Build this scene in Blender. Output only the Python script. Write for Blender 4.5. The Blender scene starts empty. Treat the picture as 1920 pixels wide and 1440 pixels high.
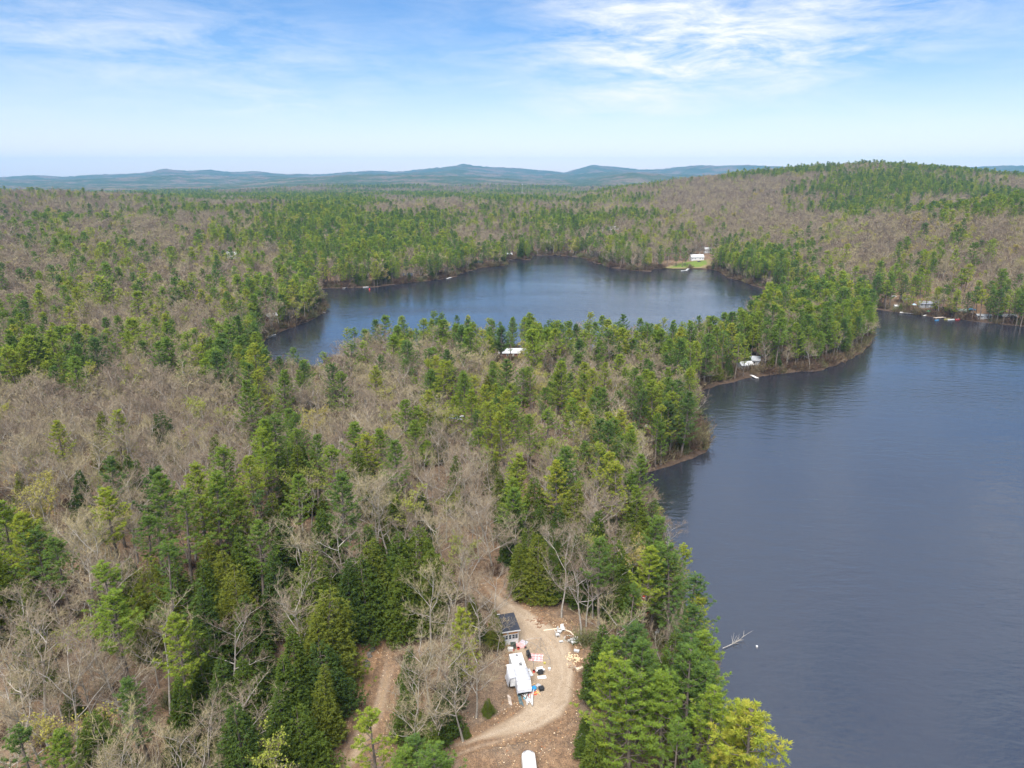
import bpy, bmesh, math, random
import numpy as np
from mathutils import Vector, Matrix, Euler

random.seed(7)
RNG = np.random.default_rng(7)
SC = bpy.context.scene
COL = SC.collection
R = math.radians

# ------------------------------------------------------------------ camera
CAM_Z = 67.0            # layout units, see UNIT
UNIT = 1.45             # metres per layout unit
PITCH = R(16.5)
FPX = 1331.0            # focal length in pixels of the 1920 px wide photograph
cam_d = bpy.data.cameras.new('camera')
cam_d.sensor_width = 36.0
cam_d.lens = 36.0 * FPX / 1920.0
cam_d.clip_start = 1.0
cam_d.clip_end = 40000.0
cam = bpy.data.objects.new('camera', cam_d)
COL.objects.link(cam)
cam.location = (0, 0, CAM_Z * UNIT)
cam.rotation_euler = (math.pi / 2 - PITCH, 0, 0)
SC.camera = cam

# ------------------------------------------------------------------ sky, sun, exposure
SUN_EL, SUN_AZ = R(60), R(196)          # azimuth clockwise from +Y (view direction)
world = bpy.data.worlds.new('World')
SC.world = world
world.use_nodes = True
wn, wl = world.node_tree.nodes, world.node_tree.links
wn.clear()


def N(nodes, typ, **kw):
    n = nodes.new(typ)
    for k, v in kw.items():
        if k in n.inputs.keys():
            n.inputs[k].default_value = v
        else:
            setattr(n, k, v)
    return n


def math_n(nodes, links, op, a, b=None, clamp=False):
    n = nodes.new('ShaderNodeMath')
    n.operation = op
    n.use_clamp = clamp
    for i, v in enumerate((a, b)):
        if v is None:
            continue
        if isinstance(v, (int, float)):
            n.inputs[i].default_value = v
        else:
            links.new(v, n.inputs[i])
    return n.outputs[0]


def mix_n(nodes, links, fac, a, b, blend='MIX'):
    n = nodes.new('ShaderNodeMix')
    n.data_type = 'RGBA'
    n.blend_type = blend
    for i, v in ((0, fac), (6, a), (7, b)):
        if isinstance(v, (int, float)):
            n.inputs[i].default_value = v
        elif isinstance(v, (tuple, list)):
            n.inputs[i].default_value = (*v, 1) if len(v) == 3 else v
        else:
            links.new(v, n.inputs[i])
    return n.outputs[2]


def ramp_n(nodes, links, fac, stops, interp='LINEAR'):
    n = nodes.new('ShaderNodeValToRGB')
    cr = n.color_ramp
    cr.interpolation = interp
    while len(cr.elements) < len(stops):
        cr.elements.new(0.5)
    for e, (p, c) in zip(cr.elements, stops):
        e.position = p
        e.color = (*c, 1) if len(c) == 3 else c
    links.new(fac, n.inputs[0])
    return n.outputs[0]


sky = N(wn, 'ShaderNodeTexSky', sky_type='NISHITA', sun_disc=False)
sky.sun_elevation = SUN_EL
sky.sun_rotation = SUN_AZ
sky.altitude = 200
sky.air_density = 1.0
sky.dust_density = 0.3
sky.ozone_density = 1.6
# cirrus: stretched noise over azimuth and elevation, all round the sky
tc = wn.new('ShaderNodeTexCoord')
sep = wn.new('ShaderNodeSeparateXYZ')
wl.new(tc.outputs['Generated'], sep.inputs[0])
az = math_n(wn, wl, 'ARCTAN2', sep.outputs[0], sep.outputs[1])
el = math_n(wn, wl, 'ARCSINE', sep.outputs[2])
cmb = wn.new('ShaderNodeCombineXYZ')
wl.new(math_n(wn, wl, 'ADD', math_n(wn, wl, 'MULTIPLY', az, 3.0), math_n(wn, wl, 'MULTIPLY', el, 5.5)), cmb.inputs[0])
wl.new(math_n(wn, wl, 'SUBTRACT', math_n(wn, wl, 'MULTIPLY', el, 13.0), math_n(wn, wl, 'MULTIPLY', az, 0.9)), cmb.inputs[1])
cmb.inputs[2].default_value = 3.7
n1 = N(wn, 'ShaderNodeTexNoise', Scale=0.9, Detail=2.0, Roughness=0.5, Distortion=0.2)
n2 = N(wn, 'ShaderNodeTexNoise', Scale=2.6, Detail=12.0, Roughness=0.66, Distortion=0.35)
wl.new(cmb.outputs[0], n1.inputs['Vector'])
wl.new(cmb.outputs[0], n2.inputs['Vector'])
c1 = math_n(wn, wl, 'MULTIPLY', math_n(wn, wl, 'SUBTRACT', n1.outputs[0], 0.50), 2.2, True)


def cirrus_bank(a0, e0, sa, se, amp):
    """one bank of cirrus at an azimuth and elevation"""
    da = math_n(wn, wl, 'MULTIPLY', math_n(wn, wl, 'SUBTRACT', az, a0), 1 / sa)
    de = math_n(wn, wl, 'MULTIPLY', math_n(wn, wl, 'SUBTRACT', el, e0), 1 / se)
    q = math_n(wn, wl, 'ADD', math_n(wn, wl, 'MULTIPLY', da, da), math_n(wn, wl, 'MULTIPLY', de, de))
    return math_n(wn, wl, 'MULTIPLY', math_n(wn, wl, 'EXPONENT', math_n(wn, wl, 'MULTIPLY', q, -1.0)), amp)


banks = c1
for prm in ((0.20, 0.152, 0.17, 0.070, 1.75), (0.36, 0.140, 0.18, 0.035, 0.9), (0.47, 0.205, 0.14, 0.035, 1.2), (-0.46, 0.145, 0.30, 0.050, 0.85), (0.60, 0.05, 0.22, 0.03, 0.6)):
    banks = math_n(wn, wl, 'ADD', banks, cirrus_bank(*prm))
# a thin veil overhead: the photograph's light is soft and almost shadowless
veil = math_n(wn, wl, 'MULTIPLY', math_n(wn, wl, 'SUBTRACT', el, 0.20), 7.0, True)
banks = math_n(wn, wl, 'ADD', banks, math_n(wn, wl, 'MULTIPLY', veil, 1.1))
c2 = math_n(wn, wl, 'MULTIPLY', math_n(wn, wl, 'SUBTRACT', n2.outputs[0], 0.36), 2.9, True)
lowf = math_n(wn, wl, 'MULTIPLY', el, 14.0, True)
cl = math_n(wn, wl, 'MULTIPLY', math_n(wn, wl, 'MULTIPLY', banks, c2), lowf)
cl = math_n(wn, wl, 'MULTIPLY', cl, 0.85, True)
hs = wn.new('ShaderNodeHueSaturation')
wl.new(math_n(wn, wl, 'ADD', math_n(wn, wl, 'MULTIPLY', math_n(wn, wl, 'MULTIPLY', el, 7.0, True), 0.42), 0.95), hs.inputs['Saturation'])
hs.inputs['Value'].default_value = 1.12
wl.new(sky.outputs[0], hs.inputs['Color'])
tint = mix_n(wn, wl, 1.0, hs.outputs[0], (0.98, 0.90, 1.0), 'MULTIPLY')
skyc = mix_n(wn, wl, cl, tint, (7.4, 7.6, 7.9))
bg = wn.new('ShaderNodeBackground')
bg.inputs['Strength'].default_value = 0.05
wl.new(skyc, bg.inputs['Color'])
wo = wn.new('ShaderNodeOutputWorld')
wl.new(bg.outputs[0], wo.inputs['Surface'])

sun_d = bpy.data.lights.new('sun', 'SUN')
sun_d.energy = 3.7
sun_d.angle = R(42)
sun_d.color = (1.0, 0.955, 0.89)
sun = bpy.data.objects.new('sun', sun_d)
COL.objects.link(sun)
sdir = Vector((math.sin(SUN_AZ) * math.cos(SUN_EL), math.cos(SUN_AZ) * math.cos(SUN_EL), math.sin(SUN_EL)))
sun.rotation_euler = sdir.to_track_quat('Z', 'Y').to_euler()

SC.view_settings.view_transform = 'Standard'
SC.view_settings.look = 'None'
SC.view_settings.exposure = 1.48
SC.view_settings.gamma = 1.0
SC.view_settings.use_curve_mapping = False
SC.render.engine = 'CYCLES'
SC.cycles.max_bounces = 5
SC.cycles.diffuse_bounces = 3
SC.cycles.glossy_bounces = 2
SC.cycles.transmission_bounces = 2
SC.cycles.volume_bounces = 0
SC.cycles.sample_clamp_indirect = 2.0
SC.cycles.transparent_max_bounces = 4
SC.cycles.use_denoising = True
SC.cycles.denoiser = 'OPENIMAGEDENOISE'
SC.cycles.denoising_input_passes = 'RGB_ALBEDO_NORMAL'
SC.cycles.use_adaptive_sampling = True
SC.cycles.adaptive_threshold = 0.02

# ------------------------------------------------------------------ view geometry helpers (layout only)
CP, SP = math.cos(PITCH), math.sin(PITCH)


def ray(px, py):
    u = (np.asarray(px, float) - 960) / FPX
    v = (720 - np.asarray(py, float)) / FPX
    return u, CP + v * SP, -SP + v * CP       # world direction (x right, y forward, z up)


def at(px, py, z=0.0):
    dx, dy, dz = ray(px, py)
    t = (z - CAM_Z) / dz
    return dx * t, dy * t


def project(x, y, z):
    dz = z - CAM_Z
    depth = y * CP - dz * SP
    up = y * SP + dz * CP
    depth = np.where(np.abs(depth) < 1e-3, 1e-3, depth)
    px = 960 + FPX * x / depth
    py = 720 - FPX * up / depth
    return np.where(depth > 0, px, -9e4), np.where(depth > 0, py, 9e4)


# ------------------------------------------------------------------ noise
def _hash(ix, iy, s):
    h = (ix * 374761393 + iy * 668265263 + s * 974634777) & 0xffffffff
    h = ((h ^ (h >> 13)) * 1274126177) & 0xffffffff
    return ((h ^ (h >> 16)) & 0xffff) / 65535.0


def vnoise(x, y, s=0):
    x, y = np.asarray(x, float), np.asarray(y, float)
    ix, iy = np.floor(x).astype(np.int64), np.floor(y).astype(np.int64)
    fx, fy = x - ix, y - iy
    fx, fy = fx * fx * (3 - 2 * fx), fy * fy * (3 - 2 * fy)
    a, b = _hash(ix, iy, s), _hash(ix + 1, iy, s)
    c, d = _hash(ix, iy + 1, s), _hash(ix + 1, iy + 1, s)
    return a + (b - a) * fx + (c - a) * fy + (a - b - c + d) * fx * fy


def fbm(x, y, s=0, o=4):
    r, a, t = 0, 0.5, 0
    for k in range(o):
        r = r + a * vnoise(x, y, s + k)
        t += a
        x, y, a = x * 2.03 + 7.1, y * 2.03 + 3.7, a * 0.5
    return r / t


# ------------------------------------------------------------------ lake outline and terrain height
shore_px = [  # from the near right, up the west shore, round the basin behind the spit and back
    (1330, 1560), (1345, 1440), (1335, 1330), (1318, 1240), (1285, 1150), (1262, 1070), (1240, 1010), (1222, 960),
    (1205, 925), (1188, 902), (1196, 888), (1225, 880), (1262, 868), (1300, 858), (1322, 846), (1328, 826), (1318, 800),
    (1300, 772), (1288, 752), (1305, 736), (1345, 722), (1400, 708), (1465, 700), (1530, 693), (1580, 678), (1615, 660),
    (1634, 634), (1636, 618), (1620, 600), (1580, 588), (1530, 580), (1480, 580), (1440, 590), (1400, 612), (1350, 636),
    (1300, 652), (1250, 662), (1180, 668), (1100, 668), (1020, 662), (960, 656), (900, 660), (840, 666), (760, 672),
    (690, 676), (640, 680), (600, 694), (550, 698), (510, 690), (488, 668), (480, 648), (500, 634), (540, 616), (575, 602),
    (600, 590), (607, 578), (598, 562), (575, 552), (565, 546), (590, 541), (640, 540), (700, 538), (760, 531), (800, 527),
    (848, 520), (876, 508), (905, 502), (945, 499), (950, 492), (938, 488), (965, 486), (990, 487), (998, 480), (1025, 478),
    (1060, 480), (1100, 485), (1120, 494), (1150, 502), (1185, 508), (1218, 509), (1226, 504), (1255, 503), (1290, 505),
    (1335, 505), (1355, 512), (1378, 524), (1405, 532), (1425, 541), (1462, 545), (1500, 549), (1545, 556), (1590, 568),
    (1635, 579), (1680, 586), (1740, 593), (1800, 599), (1860, 606), (1920, 612)]
LAKE = [tuple(float(c) for c in at(*p)) for p in shore_px]
LAKE += [(300, 318), (380, 300), (520, 250), (620, 120), (600, -80), (450, -260), (200, -260), (60, -120), (34, -20), (30, 30)]
LAKE = np.array(LAKE)


def poly_inside(x, y, poly):
    inside = np.zeros(np.shape(x), bool)
    n = len(poly)
    for i in range(n):
        x1, y1 = poly[i]
        x2, y2 = poly[(i + 1) % n]
        if y1 == y2:
            continue
        c = ((y1 > y) != (y2 > y)) & (x < (x2 - x1) * (y - y1) / (y2 - y1) + x1)
        inside ^= c
    return inside


def poly_dist(x, y, poly, closed=True):
    d = np.full(np.shape(x), 1e9)
    n = len(poly)
    for i in range(n if closed else n - 1):
        x1, y1 = poly[i]
        x2, y2 = poly[(i + 1) % n]
        ex, ey = x2 - x1, y2 - y1
        l2 = ex * ex + ey * ey + 1e-9
        t = np.clip(((x - x1) * ex + (y - y1) * ey) / l2, 0, 1)
        d = np.minimum(d, (x - x1 - t * ex) ** 2 + (y - y1 - t * ey) ** 2)
    return np.sqrt(d)


def lake_sd(x, y):
    x, y = np.asarray(x, float), np.asarray(y, float)
    d = poly_dist(x, y, LAKE)
    d = np.where(poly_inside(x, y, LAKE), -d, d)
    w = np.clip((np.hypot(x, y)) / 300.0, 0.3, 2.0)
    return d + (fbm(x / 9.0, y / 9.0, 11, 2) - 0.5) * 4.0 * w


TREE_H = 14.0


def elev_tan(py):
    return math.tan(math.atan((720 - py) / FPX) - PITCH)


def azim(px, py=330):
    dx, dy, _ = ray(px, py)
    return math.atan2(float(dx), float(dy))


RIDGES = [  # (distance, radial width, canopy height, skyline in photo pixels)
    (1150, 420, 14, [(-900, 372), (-300, 352), (0, 350), (100, 352), (200, 357), (300, 364), (420, 377), (520, 392), (640, 420), (800, 440)]),
    (1350, 480, 14, [(880, 440), (960, 400), (1040, 376), (1100, 362), (1200, 346), (1300, 331), (1430, 318), (1500, 312), (1620, 306), (1700, 310), (1800, 318), (1920, 328), (2300, 345), (2900, 370)]),
    (660, 210, 14, [(1330, 500), (1430, 470), (1500, 438), (1580, 412), (1700, 388), (1820, 372), (1920, 362), (2200, 352), (2800, 380)]),
    (3100, 520, 0, [(-900, 365), (0, 362), (200, 360), (380, 356), (470, 351), (540, 346), (620, 343), (700, 345), (780, 341), (850, 344), (920, 342), (1000, 346), (1080, 348), (1160, 343), (1230, 345), (1320, 352), (1920, 350), (2700, 360)]),
    (5700, 700, 0, [(-900, 340), (0, 341), (150, 340), (240, 336), (320, 333), (420, 337), (520, 335), (600, 339), (700, 334), (800, 329), (860, 326), (930, 331), (1010, 334), (1080, 332), (1150, 325), (1210, 327), (1260, 331), (1400, 336), (1920, 328), (2700, 335)]),
    (4300, 900, 0, [(-900, 350), (0, 346), (120, 347), (260, 349), (400, 346), (480, 342), (560, 336), (640, 332), (700, 331), (760, 330), (840, 331), (920, 334), (1000, 339), (1090, 339), (1140, 330), (1180, 325), (1230, 328), (1290, 335), (1400, 340), (1920, 330), (2700, 340)]),
    (7600, 1300, 0, [(-1200, 330), (-500, 326), (0, 336), (60, 332), (120, 336), (190, 332), (260, 330), (310, 323), (350, 327), (390, 325), (440, 329), (480, 328), (540, 332), (600, 331), (650, 327), (690, 325), (740, 328), (800, 323), (868, 316), (905, 318), (940, 321), (1000, 323), (1060, 328), (1085, 321), (1112, 315), (1150, 318), (1200, 323), (1245, 324), (1290, 319), (1340, 318), (1400, 317), (1500, 321), (1860, 321), (1920, 320), (2500, 328), (3000, 330)]),
]
_RT = []
for D, W, TH, prof in RIDGES:
    a = np.array([azim(p[0], p[1]) for p in prof])
    h = np.array([max(0.0, CAM_Z + elev_tan(p[1] - (4 if D > 5000 else 0)) * D - TH) for p in prof])
    _RT.append((D, W, a, h))


def height(x, y):
    x, y = np.asarray(x, float), np.asarray(y, float)
    d = lake_sd(x, y)
    r = np.hypot(x, y)
    a = np.arctan2(x, y)
    land = 0.30 + 0.12 * np.minimum(d, 5) + 0.085 * np.clip(d - 5, 0, 60) + 0.06 * np.clip(d - 65, 0, 190)
    bed = np.maximum(-4.0, d * 0.35 + 0.2)
    z = np.where(d > 0, land, np.minimum(bed, 0.35))
    k = np.clip(d / 60, 0, 1)
    far = np.clip((r - 900) / 1200, 0, 1)
    z = z * (1 - 0.93 * far)
    z = z + k * ((fbm(x / 70.0, y / 70.0, 3, 3) - 0.5) * 7 + (fbm(x / 19.0, y / 19.0, 5, 2) - 0.5) * 1.4)
    z = z + far * (fbm(x / 500.0, y / 500.0, 23, 4) - 0.5) * (12 + 40 * np.clip((r - 2400) / 1500, 0, 1))
    hr = np.zeros_like(z)
    for D, W, aa, hh in _RT:
        h = np.interp(a, aa, hh)
        if D > 3200:
            h = h * (0.80 + 0.48 * fbm(x / 420.0, y / 420.0, 131, 5))
        g = np.exp(-((r - D) / W) ** 2)
        hr = np.maximum(hr, h * g)
    z = np.where(d > 0, np.maximum(z, np.minimum(hr, z + 0.22 * np.clip(d - 4, 0, None))), z)
    # level the campsite
    cx, cy = CLEAR_C
    w = np.clip(1 - (np.hypot((x - cx) / 20.0, (y - cy) / 28.0) - 0.55) / 0.45, 0, 1)
    w = w * w * (3 - 2 * w)
    z = np.where(d > 0, z * (1 - w) + (CLEAR_Z + (y - cy) * 0.02) * w, z)
    return z


CLEAR_Z = 4.6
CLEAR_C = tuple(float(c) for c in at(1000, 1235, CLEAR_Z))


def ground_at(px, py, z0=5.0):
    """point of the terrain seen at a pixel (march along the ray)"""
    dx, dy, dz = [float(c) for c in ray(px, py)]
    ts = np.geomspace(45, 9000, 2200)
    X, Y, Z = dx * ts, dy * ts, CAM_Z + dz * ts
    H = np.maximum(height(X, Y), 0)
    i = np.argmax(Z < H)
    if Z[i] >= H[i]:
        i = len(ts) - 1
    return float(X[i]), float(Y[i]), float(H[i])


def base_from_top(px, py, h):
    dx, dy, dz = [float(c) for c in ray(px, py)]
    ts = np.geomspace(45, 4000, 1800)
    X, Y, Z = dx * ts, dy * ts, CAM_Z + dz * ts - h
    H = np.maximum(height(X, Y), 0)
    i = np.argmax(Z < H)
    return float(X[i]), float(Y[i]), float(H[i])


# ------------------------------------------------------------------ material helpers
def new_mat(name):
    m = bpy.data.materials.new(name)
    m.use_nodes = True
    nt = m.node_tree
    nt.nodes.clear()
    out = nt.nodes.new('ShaderNodeOutputMaterial')
    return m, nt.nodes, nt.links, out


def simple_mat(name, col, rough=0.6, vary=0.12, scale=3.0, metal=0.0, bump=0.0, spec=0.3):
    m, n, l, out = new_mat(name)
    b = n.new('ShaderNodeBsdfPrincipled')
    tcn = n.new('ShaderNodeTexCoord')
    nz = N(n, 'ShaderNodeTexNoise', Scale=scale, Detail=5.0, Roughness=0.65)
    l.new(tcn.outputs['Object'], nz.inputs['Vector'])
    dark = tuple(c * (1 - vary * 1.6) for c in col)
    lite = tuple(min(1, c * (1 + vary)) for c in col)
    c = ramp_n(n, l, nz.outputs[0], [(0.3, dark), (0.7, lite)])
    l.new(c, b.inputs['Base Color'])
    b.inputs['Roughness'].default_value = rough
    b.inputs['Metallic'].default_value = metal
    b.inputs['Specular IOR Level'].default_value = spec
    if bump:
        bp = N(n, 'ShaderNodeBump', Strength=bump, Distance=0.05)
        l.new(nz.outputs[0], bp.inputs['Height'])
        l.new(bp.outputs[0], b.inputs['Normal'])
    l.new(b.outputs[0], out.inputs['Surface'])
    return m


M = {}


def foliage_mat(name, stops, trans=0.25):
    """needle or leaf: colour per tree (object random) and per spray (attribute tint)"""
    m, n, l, out = new_mat(name)
    oi = n.new('ShaderNodeObjectInfo')
    at_ = N(n, 'ShaderNodeAttribute', attribute_name='tint')
    f = math_n(n, l, 'ADD', math_n(n, l, 'MULTIPLY', oi.outputs['Random'], 0.80), math_n(n, l, 'MULTIPLY', at_.outputs['Fac'], 0.22))
    c = ramp_n(n, l, f, stops)
    d = n.new('ShaderNodeBsdfDiffuse')
    l.new(c, d.inputs['Color'])
    t = n.new('ShaderNodeBsdfTranslucent')
    l.new(c, t.inputs['Color'])
    mx = n.new('ShaderNodeMixShader')
    mx.inputs[0].default_value = trans
    l.new(d.outputs[0], mx.inputs[1])
    l.new(t.outputs[0], mx.inputs[2])
    l.new(mx.outputs[0], out.inputs['Surface'])
    return m


M['pine'] = foliage_mat('white_pine_needles', [(0.0, (0.075, 0.130, 0.048)), (0.3, (0.125, 0.200, 0.045)), (0.6, (0.185, 0.265, 0.040)), (0.85, (0.275, 0.325, 0.042)), (1.0, (0.360, 0.340, 0.055))], 0.42)
M['hem'] = foliage_mat('hemlock_needles', [(0.0, (0.046, 0.078, 0.024)), (0.5, (0.082, 0.120, 0.022)), (1.0, (0.155, 0.170, 0.028))], 0.3)
M['twig'] = foliage_mat('bare_twigs', [(0.0, (0.160, 0.118, 0.090)), (0.3, (0.218, 0.172, 0.128)), (0.65, (0.280, 0.232, 0.162)), (1.0, (0.345, 0.300, 0.155))], 0.15)
M['bud'] = foliage_mat('spring_buds', [(0.0, (0.22, 0.26, 0.045)), (0.5, (0.31, 0.34, 0.06)), (1.0, (0.36, 0.28, 0.09))], 0.35)
M['bark_grey'] = simple_mat('grey_hardwood_bark', (0.31, 0.285, 0.25), 0.9, 0.3, 1.2)
M['bark_pine'] = simple_mat('pine_bark', (0.135, 0.110, 0.092), 0.9, 0.3, 1.5)


# ------------------------------------------------------------------ mesh helpers
class Geo:
    """collects triangles and quads of one mesh"""
    def __init__(self):
        self.v, self.f, self.mi, self.t, self.n = [], [], [], [], 0

    def add(self, verts, faces, mat=0, tint=None):
        self.v.extend(verts)
        o = self.n
        for f in faces:
            self.f.append(tuple(i + o for i in f))
            self.mi.append(mat)
        self.t.extend([random.random() if tint is None else tint] * len(verts))
        self.n += len(verts)

    def tube(self, pts, rads, sides=5, mat=0, cap=False):
        vs, fs = [], []
        prev = None
        for i, p in enumerate(pts):
            a = pts[max(i - 1, 0)]
            b = pts[min(i + 1, len(pts) - 1)]
            d = (b - a)
            if d.length < 1e-6:
                d = Vector((0, 0, 1))
            d.normalize()
            ref = prev if prev is not None else (Vector((1, 0, 0)) if abs(d.x) < 0.9 else Vector((0, 1, 0)))
            u = ref - d * ref.dot(d)
            if u.length < 1e-5:
                u = Vector((0, 1, 0)).cross(d)
            u.normalize()
            prev = u
            w = d.cross(u)
            for k in range(sides):
                an = 2 * math.pi * k / sides
                vs.append(p + (u * math.cos(an) + w * math.sin(an)) * rads[i])
        for i in range(len(pts) - 1):
            for k in range(sides):
                k2 = (k + 1) % sides
                fs.append((i * sides + k, i * sides + k2, (i + 1) * sides + k2, (i + 1) * sides + k))
        if cap:
            fs.append(tuple(range(sides - 1, -1, -1)))
            fs.append(tuple((len(pts) - 1) * sides + k for k in range(sides)))
        self.add(vs, fs, mat)

    def sliver(self, p, d, w, mat=0, tint=None, side=None):
        s = side if side is not None else Vector((random.gauss(0, 1), random.gauss(0, 1), random.gauss(0, 1)))
        s = s - d * (s.dot(d) / max(d.length_squared, 1e-9))
        if s.length < 1e-6:
            s = Vector((1, 0, 0))
        s = s.normalized() * (w * 0.5)
        self.add([p - s, p + s, p + d], [(0, 1, 2)], mat, tint)

    def leaf(self, p, d, w, mat=0, tint=None, side=None):
        s = side if side is not None else Vector((random.gauss(0, 1), random.gauss(0, 1), random.gauss(0, 1)))
        s = s - d * (s.dot(d) / max(d.length_squared, 1e-9))
        if s.length < 1e-6:
            s = Vector((1, 0, 0))
        s = s.normalized() * (w * 0.5)
        self.add([p, p + d * 0.5 - s, p + d, p + d * 0.5 + s], [(0, 1, 2, 3)], mat, tint)

    def box(self, c, size, rz=0.0, mat=0, rx=0.0, ry=0.0):
        m = Euler((rx, ry, rz)).to_matrix()
        c = Vector(c)
        vs = [c + m @ Vector((sx * size[0] / 2, sy * size[1] / 2, sz * size[2] / 2)) for sz in (-1, 1) for sx, sy in ((-1, -1), (1, -1), (1, 1), (-1, 1))]
        self.add(vs, [(3, 2, 1, 0), (4, 5, 6, 7), (0, 1, 5, 4), (1, 2, 6, 5), (2, 3, 7, 6), (3, 0, 4, 7)], mat)

    def mesh(self, name, mats, smooth=False):
        me = bpy.data.meshes.new(name)
        me.from_pydata([tuple(v) for v in self.v], [], self.f)
        for m in mats:
            me.materials.append(m)
        if len(mats) > 1:
            me.polygons.foreach_set('material_index', np.array(self.mi, np.int32))
        ta = me.attributes.new('tint', 'FLOAT', 'POINT')
        ta.data.foreach_set('value', np.array(self.t, np.float32))
        if smooth:
            me.polygons.foreach_set('use_smooth', np.ones(len(self.f), bool))
        me.update()
        return me


def link(name, me, parent=None, loc=None):
    o = bpy.data.objects.new(name, me)
    COL.objects.link(o)
    if parent is not None:
        o.parent = parent
    if loc is not None:
        o.location = loc
    return o


def tag(o, label=None, cat=None, group=None, kind=None):
    if label:
        o['label'] = label
    if cat:
        o['category'] = cat
    if group:
        o['group'] = group
    if kind:
        o['kind'] = kind
    return o


def empty(name, loc, rz=0.0):
    o = bpy.data.objects.new(name, None)
    o.empty_display_size = 0.3
    COL.objects.link(o)
    o.location = loc
    o.rotation_euler = (0, 0, rz)
    return o


# ------------------------------------------------------------------ ground, lake
def ground_mat():
    m, n, l, out = new_mat('forest_floor')
    geo = n.new('ShaderNodeNewGeometry')
    b = n.new('ShaderNodeBsdfPrincipled')
    b.inputs['Roughness'].default_value = 0.95
    b.inputs['Specular IOR Level'].default_value = 0.1
    big = N(n, 'ShaderNodeTexNoise', Scale=0.10, Detail=6.0, Roughness=0.65)
    med = N(n, 'ShaderNodeTexNoise', Scale=0.7, Detail=8.0, Roughness=0.75)
    fine = N(n, 'ShaderNodeTexNoise', Scale=5.0, Detail=4.0, Roughness=0.8)
    for q in (big, med, fine):
        l.new(geo.outputs['Position'], q.inputs['Vector'])
    litter = ramp_n(n, l, med.outputs[0], [(0.25, (0.065, 0.044, 0.031)), (0.45, (0.140, 0.092, 0.060)), (0.6, (0.215, 0.140, 0.086)), (0.8, (0.29, 0.215, 0.150))])
    dirt = ramp_n(n, l, med.outputs[0], [(0.3, (0.085, 0.062, 0.045)), (0.7, (0.22, 0.165, 0.12))])
    fb = ramp_n(n, l, big.outputs[0], [(0.42, (0, 0, 0)), (0.6, (1, 1, 1))])
    c = mix_n(n, l, fb, litter, dirt)
    sp = ramp_n(n, l, fine.outputs[0], [(0.36, (0.45, 0.45, 0.45)), (0.52, (1, 1, 1)), (0.72, (1.45, 1.3, 1.15))])
    c = mix_n(n, l, 1.0, c, sp, 'MULTIPLY')
    # far away the canopy itself is the surface
    fa = N(n, 'ShaderNodeAttribute', attribute_name='far')
    f1 = N(n, 'ShaderNodeTexNoise', Scale=0.0029, Detail=7.0, Roughness=0.62)
    f2 = N(n, 'ShaderNodeTexNoise', Scale=0.05, Detail=6.0, Roughness=0.85)
    for q in (f1, f2):
        l.new(geo.outputs['Position'], q.inputs['Vector'])
    g = ramp_n(n, l, f1.outputs[0], [(0.40, (0.038, 0.060, 0.030)), (0.50, (0.055, 0.072, 0.036)), (0.58, (0.115, 0.092, 0.072)), (0.72, (0.120, 0.120, 0.065))])
    gs = ramp_n(n, l, f2.outputs[0], [(0.32, (0.4, 0.4, 0.4)), (0.55, (1, 1, 1)), (0.75, (1.5, 1.45, 1.4))])
    g = mix_n(n, l, 1.0, g, gs, 'MULTIPLY')
    sh = N(n, 'ShaderNodeAttribute', attribute_name='shore')
    wet = ramp_n(n, l, med.outputs[0], [(0.3, (0.030, 0.022, 0.016)), (0.7, (0.085, 0.058, 0.042))])
    c = mix_n(n, l, sh.outputs['Fac'], c, wet)
    c = mix_n(n, l, fa.outputs['Fac'], c, g)
    l.new(c, b.inputs['Base Color'])
    bp = N(n, 'ShaderNodeBump', Strength=0.6, Distance=0.15)
    l.new(fine.outputs[0], bp.inputs['Height'])
    l.new(bp.outputs[0], b.inputs['Normal'])
    l.new(b.outputs[0], out.inputs['Surface'])
    return m


def build_ground():
    rs = [12.0]
    while rs[-1] < 9900:
        rs.append(rs[-1] * 1.0095 + 0.05)
    rs = np.array(rs)
    A = np.concatenate([np.linspace(-180, -62, 30), np.linspace(-60, -43, 30), np.linspace(-42.5, 42.5, 330), np.linspace(43, 60, 30), np.linspace(62, 180, 30)[:-1]])
    A = np.radians(A)
    rr, aa = np.meshgrid(rs, A, indexing='ij')
    X, Y = rr * np.sin(aa), rr * np.cos(aa)
    Z = height(X, Y)
    far = np.clip((rr - 2300) / 500, 0, 1)
    Z = Z + far * (RNG.random(Z.shape) - 0.3) * 9 * np.clip(rr / 5000, 0, 1)
    nr, na = X.shape
    vs = np.stack([X.ravel(), Y.ravel(), Z.ravel()], 1)
    vs = np.vstack([vs, [[0, 0, float(height(np.array([0.0]), np.array([0.0]))[0])]]])
    i, j = np.meshgrid(np.arange(nr - 1), np.arange(na), indexing='ij')
    j2 = (j + 1) % na
    q = np.stack([i * na + j, i * na + j2, (i + 1) * na + j2, (i + 1) * na + j], -1).reshape(-1, 4)[:, ::-1]
    faces = q.tolist()
    ctr = nr * na
    faces += [(ctr, (k + 1) % na, k) for k in range(na)]
    me = bpy.data.meshes.new('ground')
    me.from_pydata(vs.tolist(), [], faces)
    a = me.attributes.new('far', 'FLOAT', 'POINT')
    a.data.foreach_set('value', np.append(np.clip((far.ravel()) * 1.2, 0, 1), 0).astype(np.float32))
    a = me.attributes.new('shore', 'FLOAT', 'POINT')
    a.data.foreach_set('value', np.append(np.clip(1.15 - lake_sd(X, Y).ravel() / 7.0, 0, 1), 0).astype(np.float32))
    me.polygons.foreach_set('use_smooth', np.ones(len(faces), bool))
    me.materials.append(ground_mat())
    me.update()
    o = link('ground', me)
    tag(o, 'rolling wooded ground of brown leaf litter reaching the hills', None, None, 'structure')
    return o


build_ground()


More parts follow.
